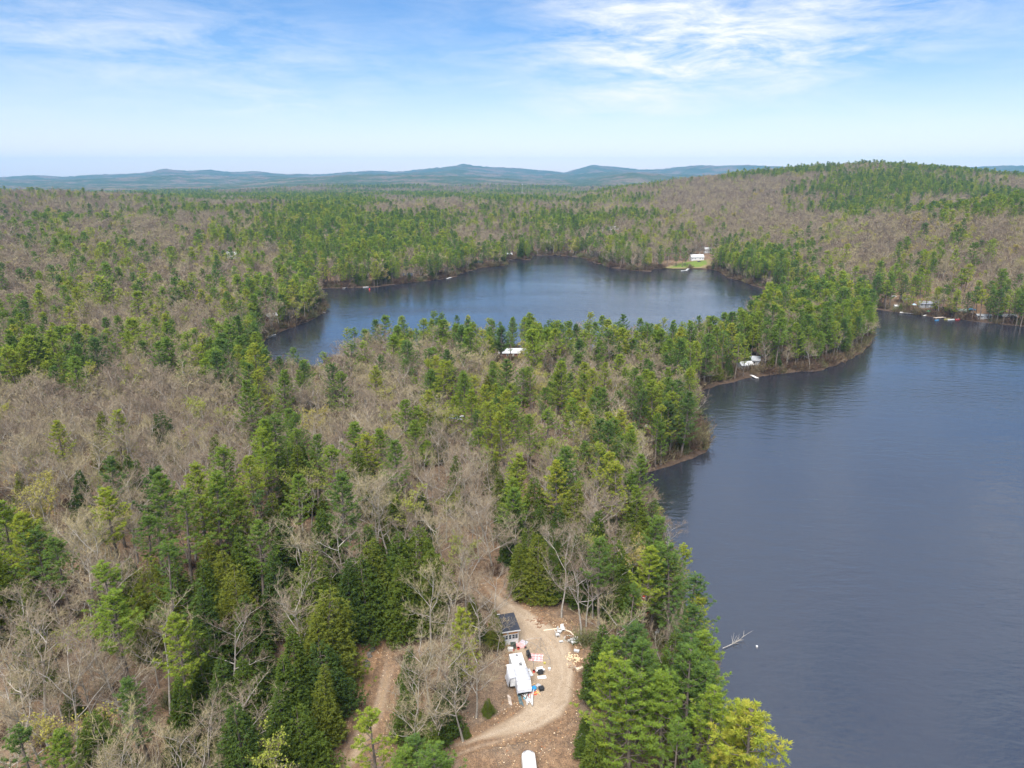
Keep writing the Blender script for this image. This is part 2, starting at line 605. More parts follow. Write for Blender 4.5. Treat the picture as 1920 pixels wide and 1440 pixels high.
def water_mat():
    m, n, l, out = new_mat('lake_water')
    geo = n.new('ShaderNodeNewGeometry')
    mp = n.new('ShaderNodeMapping')
    mp.inputs['Rotation'].default_value = (0, 0, R(24))
    mp.inputs['Scale'].default_value = (0.40, 0.95, 1.0)
    l.new(geo.outputs['Position'], mp.inputs['Vector'])
    w1 = N(n, 'ShaderNodeTexNoise', Scale=1.0, Detail=4.0, Roughness=0.55, Distortion=0.4)
    l.new(mp.outputs[0], w1.inputs['Vector'])
    w2 = N(n, 'ShaderNodeTexNoise', Scale=0.0075, Detail=4.0, Roughness=0.55)
    mp2 = n.new('ShaderNodeMapping')
    mp2.inputs['Scale'].default_value = (0.7, 2.4, 1.0)
    l.new(geo.outputs['Position'], mp2.inputs['Vector'])
    l.new(mp2.outputs[0], w2.inputs['Vector'])
    b = n.new('ShaderNodeBsdfPrincipled')
    b.inputs['Base Color'].default_value = (0.014, 0.016, 0.023, 1)
    b.inputs['IOR'].default_value = 2.4
    b.inputs['Specular IOR Level'].default_value = 0.6
    rg = ramp_n(n, l, w2.outputs[0], [(0.35, (0.07, 0.07, 0.07)), (0.62, (0.14, 0.14, 0.14))])
    l.new(rg, b.inputs['Roughness'])
    st = ramp_n(n, l, w2.outputs[0], [(0.38, (0.25, 0.25, 0.25)), (0.6, (0.58, 0.58, 0.58))])
    bp = N(n, 'ShaderNodeBump', Distance=0.2)
    l.new(st, bp.inputs['Strength'])
    w3 = N(n, 'ShaderNodeTexNoise', Scale=0.27, Detail=3.0, Roughness=0.5, Distortion=0.5)
    l.new(mp.outputs[0], w3.inputs['Vector'])
    l.new(math_n(n, l, 'ADD', w1.outputs[0], math_n(n, l, 'MULTIPLY', w3.outputs[0], 2.2)), bp.inputs['Height'])
    l.new(bp.outputs[0], b.inputs['Normal'])
    l.new(b.outputs[0], out.inputs['Surface'])
    return m


def build_lake():
    x0, y0 = LAKE.min(0) - 12
    x1, y1 = LAKE.max(0) + 12
    me = bpy.data.meshes.new('lake')
    me.from_pydata([(x0, y0, 0), (x1, y0, 0), (x1, y1, 0), (x0, y1, 0)], [], [(0, 1, 2, 3)])
    me.materials.append(water_mat())
    o = link('lake', me)
    tag(o, 'dark blue lake with fine ripples winding round wooded points', None, None, 'structure')


build_lake()


# ------------------------------------------------------------------ trees
def V(x, y, z):
    return Vector((x, y, z))


def make_pine(seed, H=17.0, crown0=0.38, spread=3.6, tufts=7, nee=7, nw=0.16, nl=0.75, whorl=0.85, sparse=0.0, merged=False, lean=0.0):
    random.seed(seed)
    tr, cr = Geo(), Geo()
    if merged:
        cr = tr
    nm = 1 if merged else 0
    lx, ly = random.uniform(-1, 1) * lean, random.uniform(-1, 1) * lean

    def axis(z):
        t = z / H
        return V(lx * t * t * H + 0.12 * math.sin(t * 5 + seed), ly * t * t * H + 0.1 * math.cos(t * 4 + seed), z)
    tr.tube([axis(-0.6)] + [axis(H * k / 8) for k in range(1, 9)], [0.24 * (1 - 0.11 * k) + 0.01 for k in range(9)], 6 if not merged else 4, 0)
    z = H * crown0
    while z < H * 0.985:
        t = (z / H - crown0) / (1 - crown0)
        prof = (min(1, (t + 0.10) * 3.2)) * (1 - t) ** 0.72 + 0.05
        nb = random.randint(4, 6)
        a0 = random.random() * 6.28
        for k in range(nb):
            if random.random() < sparse:
                continue
            L = spread * prof * random.uniform(0.65, 1.2)
            if L < 0.35:
                L = 0.35
            a = a0 + 6.283 * k / nb + random.uniform(-0.35, 0.35)
            rise = 0.10 + 0.75 * t
            zz = z + random.uniform(-0.25, 0.25)
            p0 = axis(zz)
            d = V(math.cos(a), math.sin(a), 0)
            pts = [p0 + d * (L * s) + V(0, 0, L * (rise * s + 0.25 * s * s - 0.18 * math.sin(s * 3.1))) for s in (0, 0.35, 0.7, 1.0)]
            tr.tube(pts, [0.055, 0.04, 0.028, 0.012], 3, 0)
            ntf = max(2, int(round(tufts * (0.35 + L / spread))))
            for q in range(ntf):
                s = 0.30 + 0.72 * (q + random.random()) / ntf
                i = min(2, int(s / 0.35))
                loc = p0 + d * (L * s) + V(0, 0, L * (rise * s + 0.25 * s * s - 0.18 * math.sin(s * 3.1)))
                side = V(-d.y, d.x, 0) * random.gauss(0, 0.22 * L * (1.15 - s) + 0.08)
                c = loc + side + V(0, 0, random.uniform(-0.05, 0.16))
                tint = random.random()
                for w in range(nee):
                    dd = V(d.x * 0.55 + random.gauss(0, 0.62), d.y * 0.55 + random.gauss(0, 0.62), random.gauss(0.22, 0.25))
                    dd = dd.normalized() * nl * random.uniform(0.6, 1.2)
                    cr.leaf(c, dd, nw * random.uniform(0.7, 1.4), nm, tint)
        z += whorl * random.uniform(0.75, 1.3) * (1.0 if t < 0.7 else 0.65)
    # leader
    top = axis(H * 0.97)
    for w in range(nee * 2):
        dd = V(random.gauss(0, 0.4), random.gauss(0, 0.4), random.uniform(0.4, 1)).normalized() * nl
        cr.leaf(top + V(0, 0, random.uniform(-0.7, 0.2)), dd, nw, nm, 0.8)
    return tr, cr


def make_hemlock(seed, H=13.0, spread=3.0, n=900, nee=7, nw=0.20, nl=0.65, crown0=0.08, merged=False, power=0.8):
    random.seed(seed)
    tr, cr = Geo(), Geo()
    if merged:
        cr = tr
    nm = 1 if merged else 0
    tr.tube([V(0, 0, -0.6), V(0.05, 0, H * 0.4), V(0.0, 0.06, H * 0.75), V(0, 0, H * 0.98)], [0.2, 0.14, 0.08, 0.015], 5, 0)
    ph = [random.uniform(0, 6.28) for _ in range(4)]
    for i in range(n):
        t = 1 - math.sqrt(random.random())
        t = t * 1.0
        z = H * (crown0 + (1 - crown0) * t)
        a = random.random() * 6.283
        prof = (1 - t) ** power * min(1, 0.55 + t * 4) + 0.03
        lob = 1 + 0.20 * math.sin(3 * a + ph[0] + t * 6) + 0.14 * math.sin(5 * a + ph[1] - t * 11) + 0.10 * math.sin(z * 4.5 + ph[2])
        rr = spread * prof * lob * random.uniform(0.45, 1.04)
        d = V(math.cos(a), math.sin(a), 0)
        c = d * rr + V(0, 0, z - rr * 0.22)
        tint = random.random()
        for w in range(nee):
            dd = V(d.x * 0.8 + random.gauss(0, 0.55), d.y * 0.8 + random.gauss(0, 0.55), random.gauss(-0.12, 0.35))
            dd = dd.normalized() * nl * random.uniform(0.6, 1.2)
            cr.leaf(c, dd, nw * random.uniform(0.7, 1.3), nm, tint)
    # a few limbs seen through the crown
    for i in range(26 if not merged else 0):
        z = H * random.uniform(crown0, 0.85)
        a = random.random() * 6.283
        t = z / H
        L = spread * (1 - t) ** power * 0.8
        tr.tube([V(0, 0, z), V(math.cos(a) * L * 0.5, math.sin(a) * L * 0.5, z + 0.1), V(math.cos(a) * L, math.sin(a) * L, z - L * 0.15)], [0.04, 0.03, 0.01], 3, 0)
    return tr, cr


def make_bare(seed, H=14.0, spread=4.0, fork=0.42, limbs=6, l2=6, l3=6, tw=9, tww=0.035, merged=False, buds=0, budsz=0.22, ncap=None):
    random.seed(seed)
    tr, cr = Geo(), Geo()
    if merged:
        cr = tr
    nm = 1 if merged else 0
    bm_ = 2 if merged else 1

    def curve(p, d, L, bend, up, n):
        pts = [p.copy()]
        d = d.normalized()
        for k in range(n):
            d = (d + V(random.gauss(0, bend), random.gauss(0, bend), random.gauss(0, bend) + up)).normalized()
            p = p + d * (L / n)
            pts.append(p.copy())
        return pts, d

    def twigs(pts, d0, n, L):
        for k in range(n):
            s = random.uniform(0.25, 1.0) * (len(pts) - 1)
            i = min(len(pts) - 2, int(s))
            p = pts[i].lerp(pts[i + 1], s - i)
            dd = (d0 * 0.8 + V(random.gauss(0, 0.55), random.gauss(0, 0.55), random.gauss(0.30, 0.45))).normalized() * L * random.uniform(0.5, 1.25)
            tint = random.random()
            cr.sliver(p, dd, tww * random.uniform(0.8, 1.4), nm, tint)
            if tw > 3:
                p2 = p + dd * random.uniform(0.3, 0.7)
                d2 = (dd.normalized() + V(random.gauss(0, 0.5), random.gauss(0, 0.5), random.gauss(0.1, 0.4))).normalized() * L * random.uniform(0.3, 0.7)
                cr.sliver(p2, d2, tww * random.uniform(0.6, 1.0), nm, tint)
            for b in range(buds):
                bp = p + dd * random.uniform(0.3, 1.1)
                cr.leaf(bp, V(random.gauss(0, 1), random.gauss(0, 1), random.gauss(0, 1)).normalized() * budsz * random.uniform(0.6, 1.3), budsz * 0.6, bm_, random.random())

    trunk, d = curve(V(0, 0, -0.5), V(random.gauss(0, 0.06), random.gauss(0, 0.06), 1), H * 0.8, 0.055, 0.02, 8)
    r0 = H * 0.0125
    tr.tube(trunk, [r0 * (1 - 0.115 * k) for k in range(9)], 6 if not merged else 3, 0)
    sc3 = 4 if not merged else 3
    for i in range(limbs):
        s = fork + (0.98 - fork) * (i + random.random() * 0.8) / limbs
        kk = s * 8
        j = min(7, int(kk))
        p = trunk[j].lerp(trunk[j + 1], kk - j)
        a = i * 2.4 + random.uniform(-0.5, 0.5)
        el_ = random.uniform(0.35, 0.9) + 0.5 * (s - fork)
        dd = V(math.cos(a) * math.cos(el_), math.sin(a) * math.cos(el_), math.sin(el_))
        L = spread * random.uniform(0.9, 1.35) * (1.15 - 0.55 * (s - fork))
        pl, de = curve(p, dd, L, 0.13, 0.06, 5)
        rr = r0 * 0.5 * (1.1 - 0.5 * s)
        tr.tube(pl, [rr * (1 - 0.17 * k) for k in range(6)], sc3, 0)
        for q in range(l2):
            s2 = random.uniform(0.25, 1.0) * 5
            j2 = min(4, int(s2))
            p2 = pl[j2].lerp(pl[j2 + 1], s2 - j2)
            d2 = (de * 0.7 + V(random.gauss(0, 0.55), random.gauss(0, 0.55), random.gauss(0.35, 0.35))).normalized()
            L2 = L * random.uniform(0.3, 0.6)
            pl2, de2 = curve(p2, d2, L2, 0.16, 0.05, 4 if not merged else 2)
            m2 = len(pl2) - 1
            tr.tube(pl2, [max(0.012, rr * 0.42 * (1 - 0.85 * k / m2)) for k in range(m2 + 1)], 3, 0)
            twigs(pl2, de2, tw // 2 + 1, L2 * 0.45)
            for w in range(l3):
                s3 = random.uniform(0.2, 1.0) * m2
                j3 = min(m2 - 1, int(s3))
                p3 = pl2[j3].lerp(pl2[j3 + 1], s3 - j3)
                d3 = (de2 * 0.6 + V(random.gauss(0, 0.6), random.gauss(0, 0.6), random.gauss(0.3, 0.4))).normalized()
                L3 = L2 * random.uniform(0.35, 0.7)
                pl3, de3 = curve(p3, d3, L3, 0.16, 0.04, 2)
                cr.sliver(pl3[0], pl3[2] - pl3[0], max(0.03, rr * 0.35), nm)
                twigs(pl3, de3, tw, L3 * 0.6)
    return tr, cr


KINDS = {'pine': dict(mats=['bark_pine', 'pine']), 'hem': dict(mats=['bark_pine', 'hem']), 'bare': dict(mats=['bark_grey', 'twig', 'bud']), 'bud': dict(mats=['bark_grey', 'twig', 'bud'])}
LIB = {}     # (kind, lod) -> list of (trunk mesh, crown mesh) or merged meshes; nominal heights alongside
NOMH = {'pine': 17.0, 'hem': 13.0, 'bare': 14.0, 'bud': 13.0}


def build_library():
    for kind in KINDS:
        mats = [M[k] for k in KINDS[kind]['mats']]
        hi, mid, low = [], [], []
        for s in range(5):
            if kind == 'pine':
                cfg = [dict(crown0=0.30, spread=3.5), dict(crown0=0.45, spread=2.9), dict(crown0=0.55, spread=2.5), dict(crown0=0.24, spread=3.0), dict(crown0=0.38, spread=3.3, sparse=0.38)][s]
                a = make_pine(100 + s, tufts=9, nee=28, nw=0.045, nl=0.32, whorl=1.05, lean=0.02, **cfg)
                b = make_pine(200 + s, tufts=6, nee=11, nw=0.12, nl=0.52, whorl=1.15, lean=0.02, **cfg)
                c = make_pine(300 + s, tufts=4, nee=5, nw=0.26, nl=0.72, whorl=1.2, merged=True, **cfg)
            elif kind == 'hem':
                cfg = [dict(spread=3.1), dict(spread=2.6, power=0.9), dict(spread=3.6, power=0.65), dict(spread=2.4, power=0.75), dict(spread=3.0, power=1.0)][s]
                a = make_hemlock(400 + s, n=2200, nee=9, nw=0.085, nl=0.40, **cfg)
                b = make_hemlock(500 + s, n=900, nee=7, nw=0.16, nl=0.55, **cfg)
                c = make_hemlock(600 + s, n=330, nee=5, nw=0.32, nl=0.8, merged=True, **cfg)
            elif kind == 'bare':
                cfg = [dict(spread=4.2), dict(spread=3.2, fork=0.5), dict(spread=4.8, fork=0.34), dict(spread=3.6, fork=0.45, limbs=7), dict(spread=3.9, fork=0.28, limbs=8)][s]
                a = make_bare(700 + s, **{**dict(l2=7, l3=5, tw=7, tww=0.024), **cfg})
                b = make_bare(800 + s, **{**dict(l2=6, l3=5, tw=7, tww=0.050), **cfg})
                c = make_bare(900 + s, **{**dict(l2=5, l3=4, tw=5, tww=0.12, merged=True), **cfg})
            else:
                cfg = [dict(spread=3.6), dict(spread=3.0, fork=0.5), dict(spread=4.0, fork=0.34), dict(spread=3.2), dict(spread=3.4, fork=0.3)][s]
                a = make_bare(1000 + s, **{**dict(l2=6, l3=5, tw=5, tww=0.028, buds=2, budsz=0.24), **cfg})
                b = make_bare(1100 + s, **{**dict(l2=6, l3=4, tw=4, tww=0.045, buds=2, budsz=0.32), **cfg})
                c = make_bare(1200 + s, **{**dict(l2=5, l3=3, tw=3, tww=0.10, buds=2, budsz=0.55, merged=True), **cfg})
            pair = lambda g, tagn: (g[0].mesh(kind + '_trunk' + tagn, [mats[0]], True), g[1].mesh(kind + '_crown' + tagn, mats[1:]))
            hi.append(pair(a, '_near'))
            mid.append(pair(b, '_mid'))
            low.append(c[0].mesh(kind + '_far', mats))
        LIB[kind, 'hi'], LIB[kind, 'mid'], LIB[kind, 'low'] = hi, mid, low


build_library()
random.seed(11)

# ---- what grows where, read off the photograph: 64 px cells from y = 340
#  b bare   n bare with some pine   m pine and bare   p dense pine   h hemlock and bare   H dense hemlock   y budding
CELLS = [
    "mnnnppmppppmpmpmmymmnnnpppppppp",
    "nmnnbnmmpppppmmpppmymnnnybbybbnb",
    "bnnmnnmnmpppppppppmmpppmbbybbbnn",
    "nnmnmmnpppppppppppppppppppmmppppp",
    "mmbnmnmppppppppppppppppppppppppp",
    "pmpbnnmpmmmnmmnnnmmppppppppppppp",
    "bbbbbbbnmmnnmmnnmmpppppppppppppp",
    "bbnbbbbmnnbbnnmnnmmpppmmmmmmmmmm",
    "bnnhbbbmhnhbnbhnnmnhmmmmmmmmmmmm",
    "hmmmpmhbhhbhbbhbhnhnpppppppppppp",
    "mhhmhmhhhhhHhbhhhhhppppppppppppp",
    "hhbhhhhhbHHHhbHHHhhhpppppppppppp",
    "bhbhhhhHHHHHhbbHhhhppppppppppppp",
    "bhbhhhhhHHHhhbhhhpppppppppppppppp",
    "bbhhhhhhHHHhhhhhhppppppppppppppp",
    "bbbhHhhHHHhhhhhhhppppppppppppppp",
    "bbhhbbhbbhbhhhhhhppppppppppppppp",
]
MIXES = {  # pine, hemlock, bare, budding
    'b': (.02, .01, .89, .08), 'n': (.08, .01, .81, .10), 'm': (.34, .02, .54, .10), 'p': (.68, .04, .24, .04),
    'h': (.16, .50, .32, .02), 'H': (.08, .76, .15, .01), 'y': (.10, .01, .62, .27)}


def compose(x, y, z, r):
    px, py = project(x, y, z + 9)
    # soften the cell edges with noise
    px = px + (fbm(x / 14.0, y / 14.0, 41, 2) - 0.5) * 130
    py = py + (fbm(x / 14.0, y / 14.0, 51, 2) - 0.5) * 60 * np.clip(120 / np.maximum(r, 1) + 0.4, 0, 1.4)
    ci = np.clip((px / 64).astype(int), 0, 29)
    ri = np.clip(((py - 340) / 64).astype(int), 0, len(CELLS) - 1)
    tab = np.array([[MIXES[CELLS[a][b]] for b in range(30)] for a in range(len(CELLS))])
    mix = tab[ri, ci].copy()
    # clumps
    cn = (fbm(x / 38.0, y / 38.0, 61, 3) - 0.5) * 5.0
    far = np.clip((r - 500) / 500, 0, 1)
    cn = cn * 0.9 * (1 - far) + far * ((fbm(x / 130.0, y / 130.0, 63, 3) - 0.5) * 11.0 - 0.9)
    mix[:, 0] *= np.exp(cn)
    mix[:, 2] *= np.exp(-cn * 0.6)
    mix /= mix.sum(1, keepdims=True)
    return mix


# ---- open ground (photo pixels on the ground): campsite, dirt track, yards
def ground_poly(pts):
    return np.array([ground_at(*p)[:2] for p in pts])


OPEN_PX = {
    'camp': [(905, 1072), (950, 1112), (1040, 1120), (1080, 1150), (1098, 1200), (1102, 1300), (1104, 1440), (1120, 1600), (880, 1600), (800, 1440), (850, 1385), (905, 1300), (925, 1240), (925, 1150), (888, 1090)],
    'track': [(650, 1168), (700, 1140), (790, 1128), (780, 1180), (752, 1230), (742, 1300), (735, 1440), (740, 1600), (560, 1600), (600, 1440), (640, 1330), (640, 1250), (636, 1200)],
}
OPEN_PX['lawn'] = [(1234, 503), (1262, 496), (1300, 489), (1332, 486), (1334, 499), (1318, 504), (1290, 505)]
OPEN = {k: ground_poly(v) for k, v in OPEN_PX.items()}
# picture regions that tree crowns must not cover (they are seen open in the photograph)
VIEW_OPEN = [
    np.array([(893, 1062), (915, 1068), (960, 1105), (1050, 1118), (1085, 1160), (1094, 1240), (1090, 1330), (1096, 1445), (905, 1445), (850, 1445), (885, 1372), (930, 1290), (948, 1215), (932, 1160), (895, 1095)]),
    np.array([(645, 1180), (700, 1140), (785, 1122), (762, 1195), (748, 1260), (735, 1345), (650, 1445), (596, 1445), (640, 1300)]),
]
VIEW_WATER = [   # water seen open over the tree tops
    np.array([(492, 652), (540, 620), (602, 592), (612, 548), (700, 543), (850, 525), (950, 502), (1000, 486), (1100, 491), (1180, 513), (1340, 510), (1420, 546), (1415, 566), (1360, 586), (1300, 602), (1262, 612), (1180, 608), (1100, 606), (1000, 598), (900, 598), (760, 603), (690, 613), (645, 638), (632, 662), (580, 674), (520, 672)]),
    np.array([(1196, 905), (1215, 888), (1328, 852), (1340, 800), (1300, 748), (1345, 726), (1400, 713), (1530, 698), (1630, 655), (1645, 592), (1925, 622), (1925, 1445), (1475, 1445), (1462, 1330), (1395, 1290), (1388, 1220), (1325, 1120), (1300, 1040), (1262, 935), (1215, 915)]),
]


HAND = [  # (top px x, top px y, height m, kind): trees one can pick out in the photograph
    (1147, 1232, 16, 'pine'), (1171, 1165, 17, 'pine'), (1147, 1195, 15, 'pine'), (1214, 1208, 18, 'pine'), (1211, 1180, 12, 'hem'),
    (1183, 1104, 11, 'pine'), (1308, 1119, 14, 'pine'), (1333, 1183, 17, 'pine'), (1363, 1195, 18, 'pine'), (1272, 1183, 13, 'hem'),
    (1321, 1235, 15, 'pine'), (1290, 1195, 17, 'pine'), (1339, 1302, 17, 'pine'), (1373, 1327, 18, 'pine'), (1428, 1330, 19, 'pine'),
    (1443, 1284, 17, 'pine'), (1275, 1370, 15, 'pine'), (1363, 1370, 17, 'pine'), (1189, 1263, 17, 'pine'), (1253, 1263, 17, 'pine'),
    (1128, 1174, 11, 'hem'), (1128, 1366, 10, 'hem'), (1101, 1339, 6, 'hem'), (1214, 1034, 15, 'pine'), (1232, 1018, 15, 'pine'),
    (1266, 1024, 17, 'pine'), (1290, 1076, 16, 'pine'), (1131, 1018, 15, 'pine'), (1009, 1002, 11, 'hem'), (975, 1014, 9.5, 'hem'), (1036, 1022, 9.5, 'hem'), (1104, 1012, 11, 'hem'),
    (216, 773, 16, 'pine'), (184, 770, 14, 'hem'), (297, 767, 14, 'hem'), (400, 814, 13, 'hem'), (510, 779, 17, 'pine'), (545, 770, 16, 'pine'),
    (548, 805, 15, 'pine'), (551, 834, 14, 'hem'), (140, 878, 13, 'hem'), (204, 858, 16, 'pine'), (274, 884, 18, 'pine'), (309, 893, 18, 'pine'),
    (365, 875, 19, 'pine'), (400, 890, 18, 'pine'), (198, 919, 17, 'pine'), (0, 945, 17, 'pine'), (29, 968, 16, 'pine'), (99, 1000, 15, 'pine'),
    (295, 1030, 17, 'pine'), (382, 1047, 13, 'hem'), (432, 1059, 13, 'hem'), (478, 983, 14, 'pine'), (508, 1035, 13, 'hem'),
    (526, 695, 18, 'pine'), (567, 824, 14, 'hem'), (628, 835, 16, 'pine'), (672, 838, 14, 'hem'), (716, 809, 15, 'pine'), (856, 850, 13, 'hem'),
    (1005, 891, 14, 'hem'), (1045, 859, 16, 'pine'), (955, 920, 14, 'pine'), (961, 940, 12, 'hem'), (1075, 903, 15, 'hem'), (1050, 945, 12, 'hem'),
    (789, 984, 15, 'hem'), (745, 996, 14, 'hem'), (690, 1010, 14, 'hem'), (552, 897, 14, 'pine'), (1085, 1000, 12, 'hem'),
    (254, 1274, 13, 'pine'), (330, 1268, 11, 'hem'), (187, 1326, 9, 'hem'), (370, 1169, 12, 'hem'), (411, 1233, 11, 'hem'), (443, 1233, 11, 'hem'),
    (534, 1230, 13, 'hem'), (513, 1291, 12, 'hem'), (683, 1040, 13, 'hem'), (750, 1032, 14, 'hem'), (800, 1026, 14, 'hem'), (645, 1047, 13, 'hem'),
    (593, 1137, 13, 'hem'), (543, 1172, 13, 'hem'), (546, 1230, 12, 'hem'), (596, 1247, 11, 'hem'), (560, 1320, 10, 'hem'),
    (38, 1364, 14, 'pine'), (102, 1382, 13, 'pine'), (695, 1329, 14, 'pine'), (867, 1145, 12, 'pine'), (762, 1210, 7, 'hem'), (829, 1277, 8, 'hem'),
    (760, 1295, 7, 'hem'), (812, 1350, 7, 'hem'), (850, 1240, 7, 'hem'), (885, 1113, 6, 'hem'), (905, 1150, 5, 'hem'), (860, 1190, 7, 'hem'), (790, 1330, 6, 'hem'),
    (915, 1309, 2.4, 'hem'), (874, 1363, 1.6, 'hem'),
    (170, 1030, 15, 'bare'), (140, 1040, 14, 'bare'), (40, 1130, 15, 'bare'),
    (285, 1130, 15, 'bare'), (405, 1140, 14, 'bare'), (440, 1290, 12, 'bare'), (150, 1210, 12, 'bare'), (210, 1200, 12, 'bare'), (640, 960, 16, 'bare'), (560, 1090, 14, 'bare'),
    (870, 1020, 12, 'bare'), (840, 1060, 12, 'bare'), (815, 1130, 12, 'bare'), (800, 1180, 12, 'bare'), (775, 1230, 11, 'bare'), (835, 1215, 12, 'bare'), (890, 1200, 11, 'bare'), (780, 1290, 10, 'bare'),
    (925, 1060, 11, 'bare'), (900, 1085, 11, 'bare'), (865, 1240, 11, 'bare'), (820, 1300, 9, 'bare'),
    # lone pines on the bare left slope and along the far edge of the central wood
    (20, 650, 15, 'pine'), (10, 580, 15, 'pine'), (40, 590, 15, 'pine'), (105, 620, 14, 'pine'), (160, 610, 16, 'pine'), (185, 625, 15, 'pine'), (85, 555, 14, 'pine'),
    (250, 668, 9, 'pine'), (420, 692, 8, 'pine'), (165, 530, 15, 'pine'), (115, 520, 14, 'pine'), (15, 490, 13, 'pine'), (265, 640, 14, 'pine'), (320, 590, 14, 'pine'),
    (545, 650, 13, 'pine'), (608, 660, 14, 'pine'), (400, 625, 15, 'pine'), (450, 640, 14, 'pine'), (475, 655, 12, 'pine'),
]
for _x, _y in ((1652, 530), (1668, 524), (1690, 560), (1740, 538), (1752, 545), (1775, 543), (1786, 548), (1815, 548), (1828, 538), (1848, 535), (1862, 545), (1880, 550), (1902, 545), (1915, 552), (1612, 520), (1630, 535), (1560, 500), (1580, 505), (1500, 480), (1515, 470), (1440, 490), (1400, 470)):
    HAND.append((_x, _y, random.uniform(14, 18), 'pine'))
for _x in range(650, 1290, 17):
    if 930 < _x < 990:
        continue
    HAND.append((_x + random.uniform(-8, 8), (632 if _x < 700 else 602) + random.uniform(-18, 14) + max(0, _x - 1150) * 0.10, random.uniform(14, 18), 'pine'))
for _x, _y in ((1000, 640), (1045, 672), (820, 668), (760, 672), (705, 690), (640, 700), (870, 700), (905, 720), (800, 735), (945, 735), (975, 745), (850, 745), (1090, 700), (1135, 680), (1180, 690), (1220, 700), (1250, 690), (1110, 745), (1160, 735), (1200, 730), (1230, 715), (1262, 716), (1285, 735), (1310, 750), (1325, 745), (1300, 765), (1275, 770), (1240, 760), (1150, 790), (1030, 770), (1100, 770), (1140, 850), (1160, 870), (1318, 752), (1328, 772), (1322, 792), (1306, 778), (1295, 762), (1262, 738), (1310, 802), (1290, 800), (1270, 792), (1250, 772)):
    HAND.append((_x, _y, random.uniform(14, 18), 'pine'))

HAND_BASE = [((1053, 1158), 13, 'bare', 'lone leafless tree with pale trunk standing beside the ladders'),
             ((1090, 1191), 12, 'bare', 'leafless tree standing behind the white bench'), *[((qx, qy), qh, 'pine', None) for qx, qy, qh in ((1660, 581, 15), (1668, 578, 16), (1733, 590, 13), (1750, 591, 14), (1772, 593, 9), (1790, 597, 14), (1812, 598, 13), (1822, 601, 16), (1836, 603, 15), (1858, 605, 14), (1868, 606, 16), (1880, 608, 13), (1905, 611, 15), (1914, 612, 16),
             (1645, 566, 15), (1712, 570, 14), (1724, 573, 15), (1780, 580, 15), (1830, 586, 15), (1856, 590, 14), (1878, 594, 15), (1900, 596, 14),
             (1250, 500, 14), (1268, 501, 15), (1279, 502, 16), (1284, 501, 13), (1334, 503, 14), (1342, 506, 15), (1350, 509, 15), (1362, 514, 13), (1372, 518, 15))],
             ((932, 1230), 7, 'bare', None), ((930, 1216), 6, 'hem', None), ((1099, 1176), 10, 'bare', None), ((1112, 1160), 11, 'bare', None)]
NAMED = {(695, 1329): 'bright young pine standing alone over the dirt track', (867, 1145): 'bright young pine rising out of the thicket beside the cabin',
         (915, 1309): 'small round hemlock bush alone in leaves beside the camper', (874, 1363): 'tiny hemlock bush at the foot of the thicket',
         (250, 668): 'small lone pine amid bare trees on the brown slope', (420, 692): 'small lone pine below the cove among bare trees',
         (1443, 1284): 'sparse yellowish pine leaning out over the lake', (216, 773): 'bright pine beside a dark hemlock amid bare crowns',
         (184, 770): 'dark hemlock pressed against a bright pine amid bare crowns', (400, 814): 'rounded olive hemlock alone amid bare crowns',
         (1101, 1339): 'small dark hemlock standing over the tilted pallet'}
named_at = {}
trees = []     # x, y, z, kind index, height, hand
KN = ['pine', 'hem', 'bare', 'bud']
for tx, ty, h, k in HAND:
    x, y, z = base_from_top(tx, ty, h)
    d = float(lake_sd(np.array([x]), np.array([y]))[0])
    if d < 1.0:     # move the base ashore along the ray
        for s in range(12):
            h2 = h + s * 0.35
            x, y, z = base_from_top(tx, ty, h2)
            if float(lake_sd(np.array([x]), np.array([y]))[0]) > 1.0:
                h = min(h2, 24)
                break
        else:
            continue
    if (tx, ty) in NAMED:
        named_at[len(trees)] = NAMED[tx, ty]
    trees.append((x, y, z, KN.index(k), h, 1))
for (bx, by), h, k, lb in HAND_BASE:
    if lb:
        named_at[len(trees)] = lb
    trees.append((*ground_at(bx, by), KN.index(k), h, 1))
hand_xy = np.array([t[:2] for t in trees])


def scatter(r0, r1, step, amax=43):
    g = np.arange(-r1, r1, step)
    gy = np.arange(0, r1, step)
    X, Y = np.meshgrid(g, gy)
    X, Y = X.ravel(), Y.ravel()
    X = X + (RNG.random(X.shape) - 0.5) * step * 0.95
    Y = Y + (RNG.random(Y.shape) - 0.5) * step * 0.95
    r = np.hypot(X, Y)
    k = (r > r0) & (r <= r1) & (np.abs(np.degrees(np.arctan2(X, Y))) < amax)
    X, Y = X[k], Y[k]
    sd = lake_sd(X, Y)
    k = sd > 0.6
    return X[k], Y[k], sd[k]


YARDS = []     # (x, y, radius) kept free of trees, filled from the buildings below


